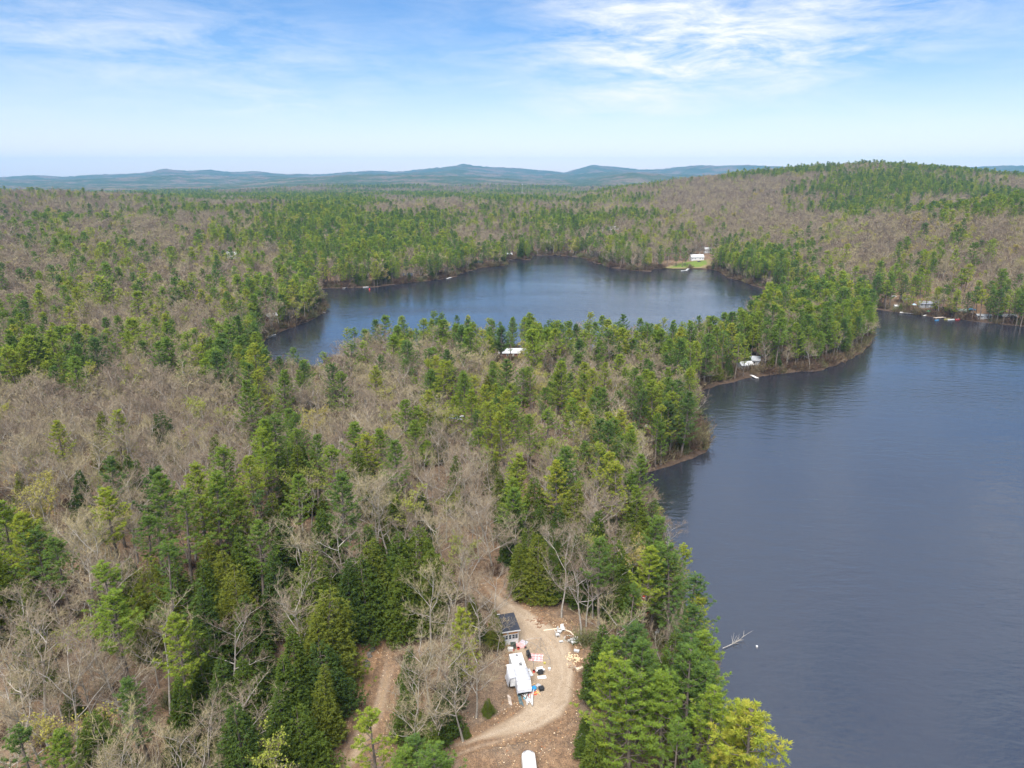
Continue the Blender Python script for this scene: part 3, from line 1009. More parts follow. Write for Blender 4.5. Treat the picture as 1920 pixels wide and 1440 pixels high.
def add_scatter(r0, r1, step, hand=False):
    X, Y, sd = scatter(r0, r1, step)
    Z = height(X, Y)
    r = np.hypot(X, Y)
    keep = np.ones(len(X), bool)
    for p in OPEN.values():
        keep &= ~poly_inside(X, Y, p)
    for yx, yy, yr in YARDS:
        keep &= np.hypot(X - yx, Y - yy) > yr
    mix = compose(X, Y, Z, r)
    u = RNG.random(len(X))
    cum = np.cumsum(mix, 1)
    kind = (u[:, None] > cum).sum(1).clip(0, 3)
    hs = np.choose(kind, [RNG.normal(15.5, 2.2, len(X)), RNG.normal(10.6, 2.5, len(X)), RNG.normal(11.5, 1.9, len(X)), RNG.normal(10.5, 1.8, len(X))])
    hs = np.clip(hs, 5, 20)
    if hand:
        for i in np.nonzero(keep)[0]:
            dd = np.hypot(hand_xy[:, 0] - X[i], hand_xy[:, 1] - Y[i]).min()
            if dd < 2.6:
                keep[i] = False
        for f in (0.5, 0.8, 1.0):
            px, py = project(X, Y, Z + hs * f)
            wpx = 1.2 * FPX / np.maximum(r, 1)
            for p in VIEW_WATER:
                keep &= ~(poly_inside(px, py + 3, p) | poly_inside(px + wpx, py + 3, p))
        for f in (0.35, 0.7, 1.0):
            px, py = project(X, Y, Z + hs * f)
            for p in VIEW_OPEN:
                keep &= ~poly_inside(px, py, p)
                for ox in (-14, 14):
                    keep &= ~poly_inside(px + ox, py, p)
    lucky = RNG.random(len(X))
    for f in (0.15, 0.4, 0.7, 1.0):
        px, py = project(X, Y, Z + hs * f)
        hw = 2.0 * FPX / r
        for (x0, y0, x1, y1, dist, kp) in SIGHT:
            keep &= ~((px > x0 - hw * 0.6) & (px < x1 + hw * 0.6) & (py > y0) & (py < y1) & (r < dist + 3) & (lucky > kp))
    for i in np.nonzero(keep)[0]:
        trees.append((X[i], Y[i], Z[i], int(kind[i]), float(hs[i]), 0))


def finish_trees():
    T = np.array(trees, float)
    r = np.hypot(T[:, 0], T[:, 1])
    px, py = project(T[:, 0], T[:, 1], T[:, 2] + T[:, 4] * 0.6)
    px2, py2 = project(T[:, 0], T[:, 1], T[:, 2] + T[:, 4])
    inview = (px > -20) & (px < 1940) & (py2 < 1470) & (py > 250)
    counts = {}
    solo = np.zeros(len(T), bool)
    solo[list(named_at)] = True
    for k in range(4):
        idx = np.nonzero((T[:, 3] == k) & inview)[0]
        score = T[idx, 4] / r[idx]
        idx = idx[np.argsort(-score)][:300]
        solo[idx] = True
    # trees out of the frame are needed only near it (they shade and close the edge)
    return T, r, px, py2, solo


ZONES = [  # tests on the photo place of a tree (x, y of its top) and its distance
    ('shore', lambda x, y, r: x > 1105 and y > 985, 'on the bank below the camper clearing'),
    ('island', lambda x, y, r: 735 < x <= 940 and y > 1040, 'in the thicket between the dirt track and the camper'),
    ('camp', lambda x, y, r: 930 < x <= 1105 and y > 960, 'at the wooded edge behind the parked ladders'),
    ('trackside', lambda x, y, r: 470 < x <= 735 and y > 985, 'beside the leaf covered dirt track'),
    ('hillside', lambda x, y, r: x <= 470 and y > 740, 'on the near hillside away from the lake'),
    ('slope', lambda x, y, r: x <= 640 and y <= 740, 'on the brown slope facing the far basin'),
    ('spit', lambda x, y, r: x > 1285 and y <= 700, 'on the wooded spit beyond the small white dock'),
    ('point', lambda x, y, r: x > 1080 and 640 < y <= 985, 'on the rounded point jutting into the dark water'),
    ('backrow', lambda x, y, r: y <= 655, 'along the far edge of the central wood'),
    ('central', lambda x, y, r: True, 'in the central wood between hillside and point'),
]
SHAPES = {'pine': ['broad', 'high crowned', 'slender long trunked', 'low branched', 'gappy'], 'hem': ['full', 'narrow', 'broad blunt', 'slim blunt', 'sharp pointed'],
          'bare': ['spreading', 'upright', 'wide low forking', 'many limbed', 'low limbed'], 'bud': ['rounded', 'upright', 'wide', 'slim', 'low limbed']}
LOOK = {'pine': ('pine_tree', 'pine tree', 'green pine'), 'hem': ('hemlock_tree', 'hemlock tree', 'dark hemlock'),
        'bare': ('bare_tree', 'bare tree', 'leafless tree'), 'bud': ('budding_tree', 'budding tree', 'budding tree')}


def place_trees():
    T, r, px, py, solo = finish_trees()
    rest = {k: [] for k in KN}
    for i in range(len(T)):
        x, y, z, k, h, hand = T[i]
        kind = KN[int(k)]
        if not solo[i]:
            rest[kind].append((x, y, z, h, r[i]))
            continue
        lod = 'hi' if r[i] < 190 else 'mid'
        v = int(RNG.integers(0, 5))
        tm, cm = LIB[kind, lod][v]
        zone = next(zz for zz in ZONES if zz[1](px[i], py[i], r[i]))
        nm, cat, look = LOOK[kind]
        e = empty(nm, (x, y, z - 0.05), RNG.random() * 6.28)
        e.rotation_euler[0], e.rotation_euler[1] = RNG.normal(0, 0.035, 2)
        s = h / NOMH[kind]
        wx = s * RNG.uniform(0.9, 1.15) * (1.24 if kind == 'pine' else 1.08) if h > 4 else s * 1.3
        e.scale = (wx, wx, s)
        if i in named_at:
            tag(e, named_at[i], cat)
        else:
            size = 'tall ' if s > 1.08 else ('small ' if s < 0.72 else '')
            lb = size + SHAPES[kind][v] + ' ' + look + ' ' + zone[2]
            tag(e, lb, cat, lb)
        link('trunk', tm, e)
        link('crown', cm, e)
    return rest


def gn_forest(name, pts, sources, label, hts, nom):
    """one object of uncountable far trees: points that carry an instance each"""
    pts = np.array(pts, float)
    me = bpy.data.meshes.new(name)
    me.from_pydata(pts[:, :3].tolist(), [], [])
    n = len(pts)

    def attr(nm, typ, data):
        a = me.attributes.new(nm, typ, 'POINT')
        a.data.foreach_set('value' if typ != 'FLOAT_VECTOR' else 'vector', np.asarray(data).ravel())
    s = (hts / nom).astype(np.float32)
    wx = s * RNG.uniform(1.0, 1.35, n)
    attr('scl', 'FLOAT_VECTOR', np.stack([wx, wx, s], 1).astype(np.float32))
    rot = np.zeros((n, 3), np.float32)
    rot[:, 2] = RNG.random(n) * 6.283
    rot[:, :2] = RNG.normal(0, 0.04, (n, 2))
    attr('rot', 'FLOAT_VECTOR', rot)
    attr('var', 'INT', RNG.integers(0, len(sources), n).astype(np.int32))
    o = link(name, me)
    tag(o, label, None, None, 'stuff')
    ng = bpy.data.node_groups.new(name, 'GeometryNodeTree')
    ng.interface.new_socket('Geometry', in_out='INPUT', socket_type='NodeSocketGeometry')
    ng.interface.new_socket('Geometry', in_out='OUTPUT', socket_type='NodeSocketGeometry')
    nn, ll = ng.nodes, ng.links
    gi, go = nn.new('NodeGroupInput'), nn.new('NodeGroupOutput')
    jn = nn.new('GeometryNodeJoinGeometry')

    def named(nm, typ):
        a = nn.new('GeometryNodeInputNamedAttribute')
        a.data_type = typ
        a.inputs['Name'].default_value = nm
        return a.outputs['Attribute']
    sc_, ro_, va_ = named('scl', 'FLOAT_VECTOR'), named('rot', 'FLOAT_VECTOR'), named('var', 'INT')
    e2r = nn.new('FunctionNodeEulerToRotation')
    ll.new(ro_, e2r.inputs[0])
    for i, src in enumerate(sources):
        cmp_ = nn.new('FunctionNodeCompare')
        cmp_.data_type = 'INT'
        cmp_.operation = 'EQUAL'
        ll.new(va_, cmp_.inputs['A'] if cmp_.inputs['A'].type == 'INT' else [q for q in cmp_.inputs if q.type == 'INT'][0])
        [q for q in cmp_.inputs if q.type == 'INT'][1].default_value = i
        oi = nn.new('GeometryNodeObjectInfo')
        oi.inputs['Object'].default_value = src
        oi.inputs['As Instance'].default_value = True
        ip = nn.new('GeometryNodeInstanceOnPoints')
        ll.new(gi.outputs[0], ip.inputs['Points'])
        ll.new(cmp_.outputs[0], ip.inputs['Selection'])
        ll.new(oi.outputs['Geometry'], ip.inputs['Instance'])
        ll.new(e2r.outputs[0], ip.inputs['Rotation'])
        ll.new(sc_, ip.inputs['Scale'])
        ll.new(ip.outputs[0], jn.inputs[0])
    ll.new(jn.outputs[0], go.inputs[0])
    md = o.modifiers.new('trees', 'NODES')
    md.node_group = ng
    return o


def join_mid(kind):
    """mid detail trees as single source objects for the uncounted ones nearer in"""
    res = []
    for tm, cm in LIB[kind, 'mid']:
        g_v, g_f, g_m, g_t = [], [], [], []
        me = bpy.data.meshes.new(kind + '_mid_joined')
        off = 0
        for j, q in enumerate((tm, cm)):
            n = len(q.vertices)
            co = np.empty(n * 3, np.float32)
            q.vertices.foreach_get('co', co)
            g_v.append(co.reshape(-1, 3))
            tt = np.empty(n, np.float32)
            q.attributes['tint'].data.foreach_get('value', tt)
            g_t.append(tt)
            for p in q.polygons:
                g_f.append([v + off for v in p.vertices])
                g_m.append(p.material_index + j)
            off += n
        me.from_pydata(np.vstack(g_v).tolist(), [], g_f)
        for mt in list(tm.materials) + list(cm.materials):
            me.materials.append(mt)
        me.polygons.foreach_set('material_index', np.array(g_m, np.int32))
        a = me.attributes.new('tint', 'FLOAT', 'POINT')
        a.data.foreach_set('value', np.concatenate(g_t))
        me.update()
        res.append(me)
    return res


STUFF = {'pine': ('distant_pine_woods', 'far pine woods massed round the lake and over the hills'),
         'hem': ('distant_hemlock_woods', 'dark far hemlock woods scattered in the hills and slopes'),
         'bare': ('distant_bare_woods', 'brown grey leafless woods covering the slopes and hills'),
         'bud': ('distant_budding_woods', 'pale yellow green woods coming into leaf on the slopes')}


def place_rest(rest):
    for kind in KN:
        P = np.array(rest[kind])
        if not len(P):
            continue
        low = [bpy.data.objects.new(kind + '_source', me) for me in LIB[kind, 'low']]
        mid = [bpy.data.objects.new(kind + '_source', me) for me in join_mid(kind)]
        near = P[:, 4] < 330
        o1 = None
        srcs = mid + low
        var = np.where(near, RNG.integers(0, 5, len(P)), 5 + RNG.integers(0, 5, len(P)))
        o1 = gn_forest(STUFF[kind][0], P[:, :3], srcs, STUFF[kind][1], P[:, 3], NOMH[kind])
        o1.data.attributes['var'].data.foreach_set('value', var.astype(np.int32))


# (campsite, buildings and shore things are added here)
# ------------------------------------------------------------------ units: one layout unit is UNIT metres; things below are built in metres
DONE = set()
MATC = {}


def mc(name, col, rough=0.6, vary=0.10, scale=3.0, metal=0.0, bump=0.0):
    if name not in MATC:
        MATC[name] = simple_mat(name, col, rough, vary, scale, metal, bump)
    return MATC[name]


WHITE = mc('white_plastic', (0.52, 0.52, 0.52), 0.5, 0.06)
TARP = mc('white_tarp', (0.38, 0.39, 0.43), 0.55, 0.10, 1.2, 0, 0.4)
DARK = mc('black_plastic', (0.022, 0.023, 0.025), 0.5)
RED = mc('red_plastic', (0.52, 0.045, 0.035), 0.45)
ORANGE = mc('orange_fibreglass', (0.62, 0.12, 0.04), 0.5)
ALU = mc('dull_aluminium', (0.55, 0.57, 0.58), 0.45, 0.1, 4, 0.6)
STEEL = mc('grey_steel_tube', (0.22, 0.22, 0.23), 0.5, 0.1, 4, 0.5)
WOOD = mc('fresh_sawn_wood', (0.52, 0.36, 0.20), 0.8, 0.25, 4)
OLDWOOD = mc('weathered_wood', (0.34, 0.29, 0.25), 0.9, 0.3, 3)
BARKW = mc('split_log_bark', (0.20, 0.115, 0.07), 0.9, 0.35, 4)
SHING = mc('dark_shingles', (0.030, 0.034, 0.046), 0.85, 0.25, 2.0)
SIDING = mc('white_siding', (0.52, 0.53, 0.54), 0.6, 0.12)
SHEATH = mc('bare_sheathing', (0.50, 0.25, 0.09), 0.8, 0.25, 2)
GLASS = mc('dark_window_glass', (0.035, 0.045, 0.060), 0.08, 0.2, 1.0)
BLUE = mc('blue_plastic', (0.03, 0.24, 0.52), 0.4)
TEAL = mc('teal_tube', (0.06, 0.13, 0.16), 0.5)
PINK = mc('pink_cloth', (0.62, 0.27, 0.27), 0.9, 0.15, 2)
RUBBER = mc('tyre_rubber', (0.02, 0.02, 0.021), 0.9)
CONC = mc('grey_stone', (0.33, 0.31, 0.29), 0.9, 0.3, 3)
GREENP = mc('green_canvas', (0.03, 0.30, 0.10), 0.7)
YELLOW = mc('yellow_plastic', (0.36, 0.32, 0.08), 0.5)
BROWNW = mc('brown_stained_boards', (0.16, 0.075, 0.05), 0.8, 0.25, 2)
GREYR = mc('pale_metal_roof', (0.38, 0.39, 0.40), 0.5, 0.12, 0.6)
REDR = mc('faded_red_roof', (0.30, 0.13, 0.11), 0.7, 0.2, 0.8)
GREYW = mc('grey_clapboard', (0.30, 0.31, 0.33), 0.8, 0.15, 1.0)


def plaid_mat():
    m, n, l, out = new_mat('pink_plaid_cloth')
    b = n.new('ShaderNodeBsdfPrincipled')
    tcn = n.new('ShaderNodeTexCoord')
    s = n.new('ShaderNodeSeparateXYZ')
    l.new(tcn.outputs['Object'], s.inputs[0])
    col = None
    st = []
    for k in (0, 1):
        fr = math_n(n, l, 'FRACT', math_n(n, l, 'MULTIPLY', s.outputs[k], 1.35))
        st.append(math_n(n, l, 'GREATER_THAN', fr, 0.62))
    f = math_n(n, l, 'MULTIPLY', math_n(n, l, 'ADD', st[0], st[1]), 0.5)
    c = ramp_n(n, l, f, [(0.0, (0.58, 0.20, 0.21)), (0.5, (0.66, 0.33, 0.33)), (1.0, (0.74, 0.55, 0.54))])
    l.new(c, b.inputs['Base Color'])
    b.inputs['Roughness'].default_value = 0.9
    l.new(b.outputs[0], out.inputs['Surface'])
    return m


PLAID = plaid_mat()


def wpos(px, py, lift=0.0):
    x, y, z = ground_at(px, py)
    return Vector((x * UNIT, y * UNIT, z * UNIT + lift))


def yaw(p, q):
    """heading of the line between two pixels on the ground"""
    a, b = wpos(*p), wpos(*q)
    return math.atan2(b.y - a.y, b.x - a.x)


def thing(name, loc, rz, label, cat, group=None):
    e = empty(name, loc, rz)
    DONE.add(e.name)
    return tag(e, label, cat, group)


def part(name, g, mats, parent, smooth=False):
    if not isinstance(mats, (list, tuple)):
        mats = [mats]
    return link(name, g.mesh(name, mats, smooth), parent)


def one(name, g, mats, loc, rz, label, cat, group=None, smooth=False):
    if not isinstance(mats, (list, tuple)):
        mats = [mats]
    o = link(name, g.mesh(name, mats, smooth))
    o.location, o.rotation_euler = loc, (0, 0, rz)
    DONE.add(o.name)
    return tag(o, label, cat, group)


def gbox(c, s, rz=0.0, rx=0.0, ry=0.0):
    g = Geo()
    g.box(c, s, rz, 0, rx, ry)
    return g


def gquad(pts):
    g = Geo()
    g.add([Vector(p) for p in pts], [tuple(range(len(pts)))])
    return g


def prism(pts, d):
    """extrude a closed outline of 3D points along vector d"""
    g = Geo()
    n = len(pts)
    P = [Vector(p) for p in pts] + [Vector(p) + Vector(d) for p in pts]
    g.add(P, [tuple(range(n - 1, -1, -1)), tuple(range(n, 2 * n))] + [(i, (i + 1) % n, n + (i + 1) % n, n + i) for i in range(n)])
    return g


SIGHT = []     # (x0, y0, x1, y1, distance, keep share): sight lines to things seen through the trees


def sight(px, py, wpx, hpx, keep=0.0):
    x, y, z = ground_at(px, py)
    SIGHT.append((px - wpx / 2, py - hpx, px + wpx / 2, py + 2, math.hypot(x, y), keep))
    YARDS.append((x, y, max(2.5, wpx * 0.42 * math.hypot(x, y) / FPX)))


# ---- draped sheets of worn ground
def drape_mat(name, stops, edge_stops, scale=1.2):
    m, n, l, out = new_mat(name)
    geo = n.new('ShaderNodeNewGeometry')
    b = n.new('ShaderNodeBsdfPrincipled')
    b.inputs['Roughness'].default_value = 0.95
    b.inputs['Specular IOR Level'].default_value = 0.1
    a = N(n, 'ShaderNodeTexNoise', Scale=0.16, Detail=7.0, Roughness=0.7)
    q = N(n, 'ShaderNodeTexNoise', Scale=scale, Detail=8.0, Roughness=0.8)
    f = N(n, 'ShaderNodeTexNoise', Scale=5.5, Detail=3.0, Roughness=0.8)
    for k in (a, q, f):
        l.new(geo.outputs['Position'], k.inputs['Vector'])
    s = math_n(n, l, 'ADD', math_n(n, l, 'MULTIPLY', a.outputs[0], 0.6), math_n(n, l, 'MULTIPLY', q.outputs[0], 0.4))
    core = ramp_n(n, l, s, stops)
    edge = ramp_n(n, l, q.outputs[0], edge_stops)
    ea = N(n, 'ShaderNodeAttribute', attribute_name='edge')
    fac = math_n(n, l, 'SUBTRACT', math_n(n, l, 'MULTIPLY', ea.outputs['Fac'], 1.9), math_n(n, l, 'MULTIPLY', math_n(n, l, 'ADD', q.outputs[0], a.outputs[0]), 0.75))
    fac = math_n(n, l, 'MULTIPLY', fac, 2.0, True)
    c = mix_n(n, l, fac, edge, core)
    ru = N(n, 'ShaderNodeAttribute', attribute_name='rut')
    c = mix_n(n, l, math_n(n, l, 'MULTIPLY', ru.outputs['Fac'], math_n(n, l, 'MULTIPLY', q.outputs[0], 0.5)), c, (0.36, 0.31, 0.25))
    sp = ramp_n(n, l, f.outputs[0], [(0.32, (0.62, 0.60, 0.58)), (0.5, (1, 1, 1)), (0.72, (1.28, 1.25, 1.2))])
    c = mix_n(n, l, 1.0, c, sp, 'MULTIPLY')
    l.new(c, b.inputs['Base Color'])
    bp = N(n, 'ShaderNodeBump', Strength=0.5, Distance=0.08)
    l.new(f.outputs[0], bp.inputs['Height'])
    l.new(bp.outputs[0], b.inputs['Normal'])
    l.new(b.outputs[0], out.inputs['Surface'])
    return m


LITTER = [(0.25, (0.060, 0.040, 0.028)), (0.45, (0.125, 0.082, 0.053)), (0.6, (0.190, 0.124, 0.076)), (0.8, (0.25, 0.185, 0.13))]


def drape(name, px_poly, mat, label, step=0.45, off=0.05, soft=3.0, centre=None):
    P = ground_poly(px_poly)
    x0, y0 = P.min(0)
    x1, y1 = P.max(0)
    gx, gy = np.arange(x0, x1 + step, step), np.arange(y0, y1 + step, step)
    X, Y = np.meshgrid(gx, gy, indexing='ij')
    ins = poly_inside(X, Y, P)
    dist = poly_dist(X, Y, P)
    Z = np.maximum(height(X, Y), 0.02) + off
    idx = -np.ones(X.shape, int)
    keep = ins | (dist < step)
    idx[keep] = np.arange(keep.sum())
    faces = []
    for i in range(len(gx) - 1):
        for j in range(len(gy) - 1):
            q = (idx[i, j], idx[i + 1, j], idx[i + 1, j + 1], idx[i, j + 1])
            if min(q) >= 0:
                faces.append(q)
    me = bpy.data.meshes.new(name)
    v = np.stack([X[keep], Y[keep], Z[keep]], 1)
    me.from_pydata((v * UNIT).tolist(), [], faces)
    a = me.attributes.new('edge', 'FLOAT', 'POINT')
    a.data.foreach_set('value', np.where(ins[keep], np.clip(dist[keep] / soft, 0, 1), 0).astype(np.float32))
    if centre:
        dc = poly_dist(X[keep], Y[keep], ground_poly(centre), False) + (fbm(X[keep] / 3, Y[keep] / 3, 171, 2) - 0.5) * 0.5
        a = me.attributes.new('rut', 'FLOAT', 'POINT')
        a.data.foreach_set('value', np.clip(1 - np.abs(dc - 0.62) / 0.35, 0, 1).astype(np.float32))
    me.polygons.foreach_set('use_smooth', np.ones(len(faces), bool))
    me.materials.append(mat)
    o = link(name, me)
    DONE.add(o.name)
    return tag(o, label, None, None, 'structure')


GRAVEL = drape_mat('packed_gravel', [(0.3, (0.175, 0.130, 0.090)), (0.5, (0.255, 0.200, 0.145)), (0.7, (0.315, 0.258, 0.195))], LITTER)
DIRT = drape_mat('worn_dirt', [(0.3, (0.16, 0.110, 0.068)), (0.5, (0.245, 0.178, 0.116)), (0.7, (0.31, 0.24, 0.17))], LITTER)
LAWN = drape_mat('mown_lawn', [(0.35, (0.08, 0.12, 0.028)), (0.6, (0.12, 0.16, 0.035)), (0.75, (0.16, 0.16, 0.05))], [(0.3, (0.13, 0.10, 0.06)), (0.7, (0.19, 0.17, 0.08))])
DRIVE_PX = [(893, 1068), (925, 1100), (965, 1122), (1005, 1142), (1045, 1168), (1083, 1196), (1096, 1250), (1092, 1310), (1068, 1358), (1015, 1382), (960, 1396), (900, 1408), (850, 1424), (815, 1416), (880, 1372), (935, 1342), (962, 1325), (966, 1290), (945, 1235), (938, 1190), (918, 1140), (885, 1090)]
DRIVE = ground_poly(DRIVE_PX)
drape('gravel_driveway', DRIVE_PX, GRAVEL, 'pale packed gravel driveway curving past the camper', 0.3, 0.05, 2.6, [(900, 1075), (935, 1115), (990, 1158), (1040, 1205), (1062, 1260), (1052, 1315), (1005, 1358), (920, 1388), (830, 1416)])
CUT = drape_mat('leafy_orange_dirt', [(0.3, (0.150, 0.088, 0.052)), (0.5, (0.235, 0.145, 0.085)), (0.7, (0.310, 0.210, 0.130))], LITTER)
drape('dirt_cut', [(640, 1182), (700, 1142), (780, 1122), (762, 1195), (750, 1260), (735, 1345), (660, 1440), (600, 1520), (540, 1520), (610, 1400), (640, 1300)], CUT, 'orange brown dirt cut strewn with leaves beside the thicket', 0.4, 0.035, 2.0)
drape('dirt_track', [(756, 1196), (748, 1260), (738, 1330), (690, 1440), (580, 1560), (520, 1560), (640, 1400), (690, 1310), (712, 1240), (730, 1200)], DIRT, 'narrow worn dirt track beside the hemlocks', off=0.10, soft=2.6, centre=[(742, 1200), (728, 1260), (712, 1330), (640, 1440), (560, 1550)])
drape('forest_lane', [(820, 786), (900, 786), (1000, 790), (1090, 797), (1180, 800), (1240, 790), (1240, 803), (1180, 812), (1080, 808), (990, 802), (900, 797), (820, 795)], GRAVEL, 'pale lane crossing the central wood', 0.7, 0.12, 1.2)
drape('lawn', [(1232, 503), (1262, 497), (1300, 490), (1330, 487), (1332, 498), (1318, 503), (1290, 504)], LAWN, 'bright green lawn at the water before the white house', 1.5, 0.25, 5.0)
drape('sandy_yard', [(1655, 556), (1700, 560), (1750, 569), (1800, 576), (1800, 580), (1740, 575), (1690, 567), (1655, 562)], DIRT, 'sandy yard behind the row of lakeside cabins', 1.2, 0.2, 4.0)


# ---- campsite cabin
def cabin_shed():
    c = wpos(955, 1210)
    rz = yaw((935, 1228), (972, 1222)) - 0.02
    w, d, h0, h1 = 3.7, 4.6, 3.7, 3.2         # front to the camera, roof falls to the front
    t = thing('cabin', c, rz, 'small white cabin with dark single pitch roof beside the camper', 'cabin')
    # outline in local x (along front), y (away from camera)
    wall = prism([(-w / 2, 0, -0.3), (-w / 2, d, -0.3), (-w / 2, d, h0), (-w / 2, 0, h1)], (w, 0, 0))
    part('wall', wall, SIDING, t)
    roof = prism([(-w / 2 - 0.3, -0.45, h1 + 0.10), (-w / 2 - 0.3, d + 0.35, h0 - 0.02), (-w / 2 - 0.3, d + 0.35, h0 + 0.14), (-w / 2 - 0.3, -0.45, h1 + 0.28)], (w + 0.6, 0, 0))
    ro = part('roof', roof, SHING, t)
    part('fascia', gbox((0, -0.48, h1 + 0.16), (w + 0.64, 0.05, 0.24)), WHITE, ro)
    for k in range(6):      # courses of shingles
        s = k / 6
        part('shingle_course', gbox((0, -0.42 + s * (d + 0.75) + 0.45, h1 + 0.285 - (h1 - h0 + 0.12) * (s + 0.08)), (w + 0.6, 0.9, 0.02), 0, -math.atan((h1 - h0 + 0.12) / (d + 0.8))), SHING, ro)
    for x, ww in ((-1.1, 1.1), (0.8, 1.9)):
        part('sheathing_panel', gbox((x, -0.02, 2.75), (ww, 0.05, 0.55)), SHEATH, t)
    for x in (-0.55, 0.15, 0.85, 1.45):
        wi = part('window', gbox((x, -0.03, 1.85), (0.60, 0.08, 1.0)), WHITE, t)
        part('pane', gbox((x, -0.075, 2.08), (0.48, 0.02, 0.40)), GLASS, wi)
        part('pane', gbox((x, -0.075, 1.62), (0.48, 0.02, 0.40)), GLASS, wi)
    do = part('door', gbox((-1.28, -0.03, 1.0), (0.8, 0.08, 2.0)), GREYW, t)
    part('handle', gbox((-1.0, -0.09, 1.0), (0.05, 0.06, 0.14)), STEEL, do)
    for x in (-w / 2 + 0.05, w / 2 - 0.05):
        part('corner_board', gbox((x, -0.03, 1.6), (0.14, 0.07, 3.2)), WHITE, t)


cabin_shed()


def camper():
    # roof runs from (965,1223) to (984,1279)
    zr = CLEAR_Z + 3.0 / UNIT
    a = Vector((*[float(q) * UNIT for q in at(966, 1223, zr)], 0))
    b = Vector((*[float(q) * UNIT for q in at(984, 1279, zr)], 0))
    c = (a + b) / 2
    L = (a - b).length
    rz = math.atan2((b - a).y, (b - a).x)
    gz = float(height(np.array([c.x / UNIT]), np.array([c.y / UNIT]))[0]) * UNIT
    t = thing('travel_trailer', (c.x, c.y, gz), rz, 'white travel trailer half wrapped in white tarp on the gravel', 'trailer')
    W = 2.45
    # body profile (local x forwards to the camera end)
    prof = [(-L / 2, -W / 2, 0.6), (-L / 2, -W / 2, 2.9), (-L / 2 + 0.2, -W / 2, 3.0), (L / 2 - 1.0, -W / 2, 3.0), (L / 2 - 0.3, -W / 2, 2.5), (L / 2, -W / 2, 1.5), (L / 2 - 0.2, -W / 2, 0.7)]
    body = part('body', prism(prof, (0, W, 0)), SIDING, t)
    part('roof', gbox((-0.3, 0, 3.03), (L - 1.4, W - 0.06, 0.05)), WHITE, t)
    part('chassis', gbox((0, 0, 0.5), (L - 0.6, W - 0.5, 0.18)), DARK, t)
    # slide-out room on the forest side
    so = part('slide_out', gbox((0.3, -W / 2 - 0.5, 1.75), (3.6, 1.0, 1.9)), SIDING, t)
    part('slide_roof', gbox((0.3, -W / 2 - 0.5, 2.73), (3.7, 1.06, 0.05)), WHITE, so)
    part('roof_vent', gbox((-L / 2 + 0.9, 0.1, 3.14), (0.42, 0.42, 0.16)), STEEL, t)
    ac = part('air_conditioner', gbox((-0.5, 0.25, 3.2), (0.75, 0.6, 0.3)), GREYR, t)
    for dx in (-0.2, 0.2):
        part('fan_grille', gbox((-0.5 + dx, 0.25, 3.37), (0.22, 0.5, 0.04)), DARK, ac)
    # tarp over the half nearest the camera, wrinkled
    random.seed(5)
    g = Geo()
    nx, ny = 22, 20
    pts = []
    sec = [(-W / 2 - 0.14, 0.9), (-W / 2 - 0.08, 2.0), (-W / 2 - 0.04, 3.09), (-W / 4, 3.13), (0, 3.14), (W / 4, 3.13), (W / 2 + 0.04, 3.09), (W / 2 + 0.08, 2.2), (W / 2 + 0.13, 1.2)]
    xs = np.linspace(0.3, L / 2 + 0.12, nx)
    for i, xx in enumerate(xs):
        fr = max(0, (xx - (L / 2 - 1.0)) / 1.1)
        for (yy, zz) in sec:
            top = zz > 2.6
            z2 = zz - (fr ** 1.5 * (2.0 if top else 0.25))
            pts.append(Vector((xx + random.uniform(-0.03, 0.03), yy + random.uniform(-0.05, 0.05), max(0.55, z2 + (random.uniform(-0.03, 0.03) if top else random.uniform(-0.16, 0.10))))))
    m = len(sec)
    g.add(pts, [(i * m + j, (i + 1) * m + j, (i + 1) * m + j + 1, i * m + j + 1) for i in range(nx - 1) for j in range(m - 1)])
    ta = part('tarp', g, TARP, t, True)
    for k in range(5):
        xx = 0.7 + k * 0.72
        part('rope', gbox((xx, 0, 3.165), (0.035, W + 0.1, 0.02)), GREYR, ta)
    g = Geo()     # tarp hanging over the slide-out
    pts = []
    for i in range(9):
        xx = -0.6 + i * 0.36
        for yy, zz in ((-W / 2 + 0.1, 2.86), (-W / 2 - 0.6, 2.80), (-W / 2 - 1.08, 2.70), (-W / 2 - 1.25, 1.7), (-W / 2 - 1.45, 0.8)):
            pts.append(Vector((xx + random.uniform(-.05, .05), yy + random.uniform(-.06, .06), zz + random.uniform(-.12, .03))))
    g.add(pts, [(i * 5 + j, i * 5 + j + 1, (i + 1) * 5 + j + 1, (i + 1) * 5 + j) for i in range(8) for j in range(4)])
    part('slide_tarp', g, TARP, t, True)
    for sx in (-0.5, 0.45):
        for sy in (-1, 1):
            g = Geo()
            g.tube([V(sx, sy * (W / 2 - 0.3), 0.36), V(sx, sy * (W / 2 - 0.05), 0.36)], [0.36, 0.36], 14, 0, True)
            wh = part('wheel', g, RUBBER, t)
            g = Geo()
            g.tube([V(sx, sy * (W / 2 - 0.06), 0.36), V(sx, sy * (W / 2 - 0.03), 0.36)], [0.18, 0.18], 10, 0, True)
            part('hub', g, ALU, wh)
    for x in (-2.6, -1.2, 0.0):
        wi = part('window', gbox((x, W / 2 + 0.02, 1.95), (0.8, 0.05, 0.6)), STEEL, t)
        part('pane', gbox((x, W / 2 + 0.05, 1.95), (0.68, 0.02, 0.48)), GLASS, wi)
    do = part('door', gbox((-1.9, W / 2 + 0.02, 1.55), (0.66, 0.05, 1.8)), WHITE, t)
    part('handle', gbox((-1.65, W / 2 + 0.06, 1.5), (0.05, 0.04, 0.12)), DARK, do)
    g = Geo()
    for s in (-1, 1):
        g.tube([V(L / 2 - 0.4, s * 0.8, 0.5), V(L / 2 + 1.1, 0, 0.5)], [0.06, 0.06], 6, 0, True)
    part('hitch', g, DARK, t)
    return t


camper()


